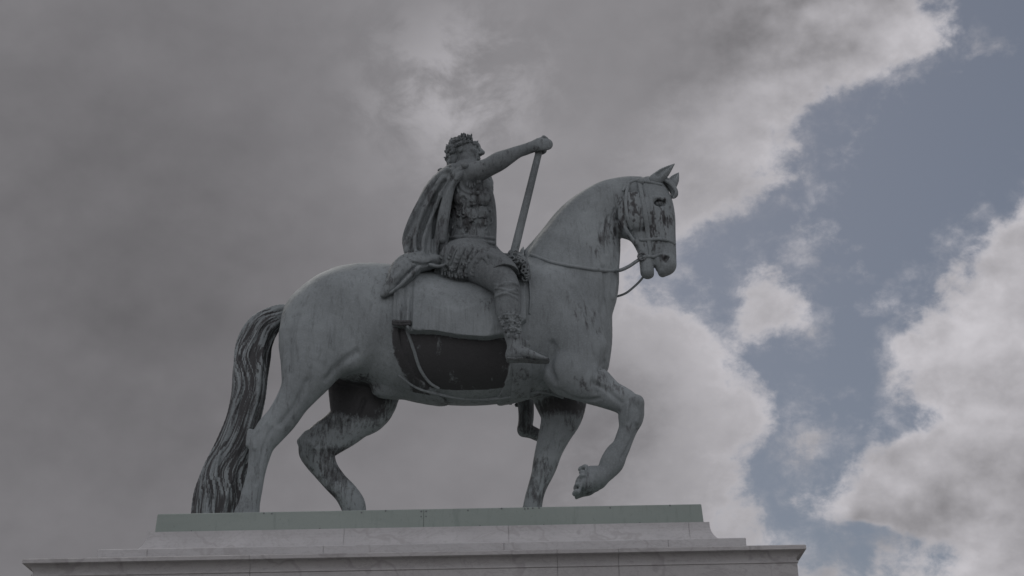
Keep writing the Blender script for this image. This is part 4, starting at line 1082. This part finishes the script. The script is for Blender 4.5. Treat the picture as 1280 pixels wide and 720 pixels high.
lit = addl(lit, gauss(700, 175, 230, 110), .012)
lit = addl(lit, gauss(890, 450, 60, 120), .07)
lit = addl(lit, gauss(985, 150, 60, 80), .03)
vary = MA(t, 'ADD', MA(t, 'MULTIPLY', MA(t, 'SUBTRACT', n3, .5), .11), MA(t, 'ADD', MA(t, 'MULTIPLY', MA(t, 'SUBTRACT', nb, .5), .10), MA(t, 'MULTIPLY', MA(t, 'SUBTRACT', n2, .5), MA(t, 'MULTIPLY', SS(u0, .0, .22), .07))))
rightw = SS(u0, .10, .24)
lit = MA(t, 'ADD', lit, MA(t, 'MULTIPLY', vary, MA(t, 'ADD', .55, MA(t, 'MULTIPLY', rightw, .35))))
# billow relief: the same noise sampled a little nearer the sun shades the lumps
nr = wn(11, 3, .5, 0, 4.4); nbs = wn(11, 3, .5, 0, 4.4, shift=(-.01, 0, .028)); nq = wn(26, 4, .55, 0, 1.4); n2s = wn(26, 4, .55, 0, 1.4, shift=(-.004, 0, .012))
rel = MA(t, 'ADD', MA(t, 'MULTIPLY', MA(t, 'SUBTRACT', nr, nbs), .8), MA(t, 'MULTIPLY', MA(t, 'SUBTRACT', nq, n2s), .6))
lit = MA(t, 'ADD', lit, MA(t, 'MULTIPLY', rel, MA(t, 'ADD', .06, MA(t, 'MULTIPLY', rightw, .50))))
lit = MA(t, 'MAXIMUM', lit, .08)
# colour (values are sky radiance before the 0.1 strength)
# the unseen half of the sky behind the visitor is brightened to light the statue
backw = SS(dy, .15, -.45)
bright = MA(t, 'MULTIPLY', lit, MA(t, 'ADD', 10.0, MA(t, 'MULTIPLY', backw, 13.0)))
cc = N(t, 'ShaderNodeCombineColor'); L(t, bright, cc.inputs[0]); L(t, MA(t, 'MULTIPLY', bright, .97), cc.inputs[1]); L(t, MA(t, 'MULTIPLY', bright, 1.02), cc.inputs[2])
# hazy blue between clouds
hz = MIX(t, .55, sky.outputs[0], (2.2, 2.45, 2.9))
hz = MIX(t, 1.0, hz, (.65, .622, .600), 'MULTIPLY')
colr = MIX(t, alpha, hz, cc.outputs[0])
bg = N(t, 'ShaderNodeBackground'); L(t, colr, bg.inputs[0]); bg.inputs[1].default_value = .1
L(t, bg.outputs[0], N(t, 'ShaderNodeOutputWorld').inputs[0])
W.cycles.sampling_method = 'MANUAL'; W.cycles.sample_map_resolution = 512

sd = bpy.data.lights.new('sun', 'SUN'); sd.energy = .8; sd.angle = R(20); sd.color = (1, .96, .9)
so = bpy.data.objects.new('sun', sd); COL.objects.link(so)
# direction towards the sun: azimuth measured from +Y towards +X
sv = Vector((math.sin(SUN_AZ)*math.cos(SUN_EL), math.cos(SUN_AZ)*math.cos(SUN_EL), math.sin(SUN_EL)))
so.rotation_euler = sv.to_track_quat('Z', 'Y').to_euler(); so.location = (0, 0, 40)
vs = SC.view_settings; vs.view_transform = 'Standard'; vs.look = 'None'; vs.exposure = 0; vs.gamma = 1
SC.cycles.max_bounces = 6; SC.cycles.diffuse_bounces = 4
SC.cycles.use_denoising = True
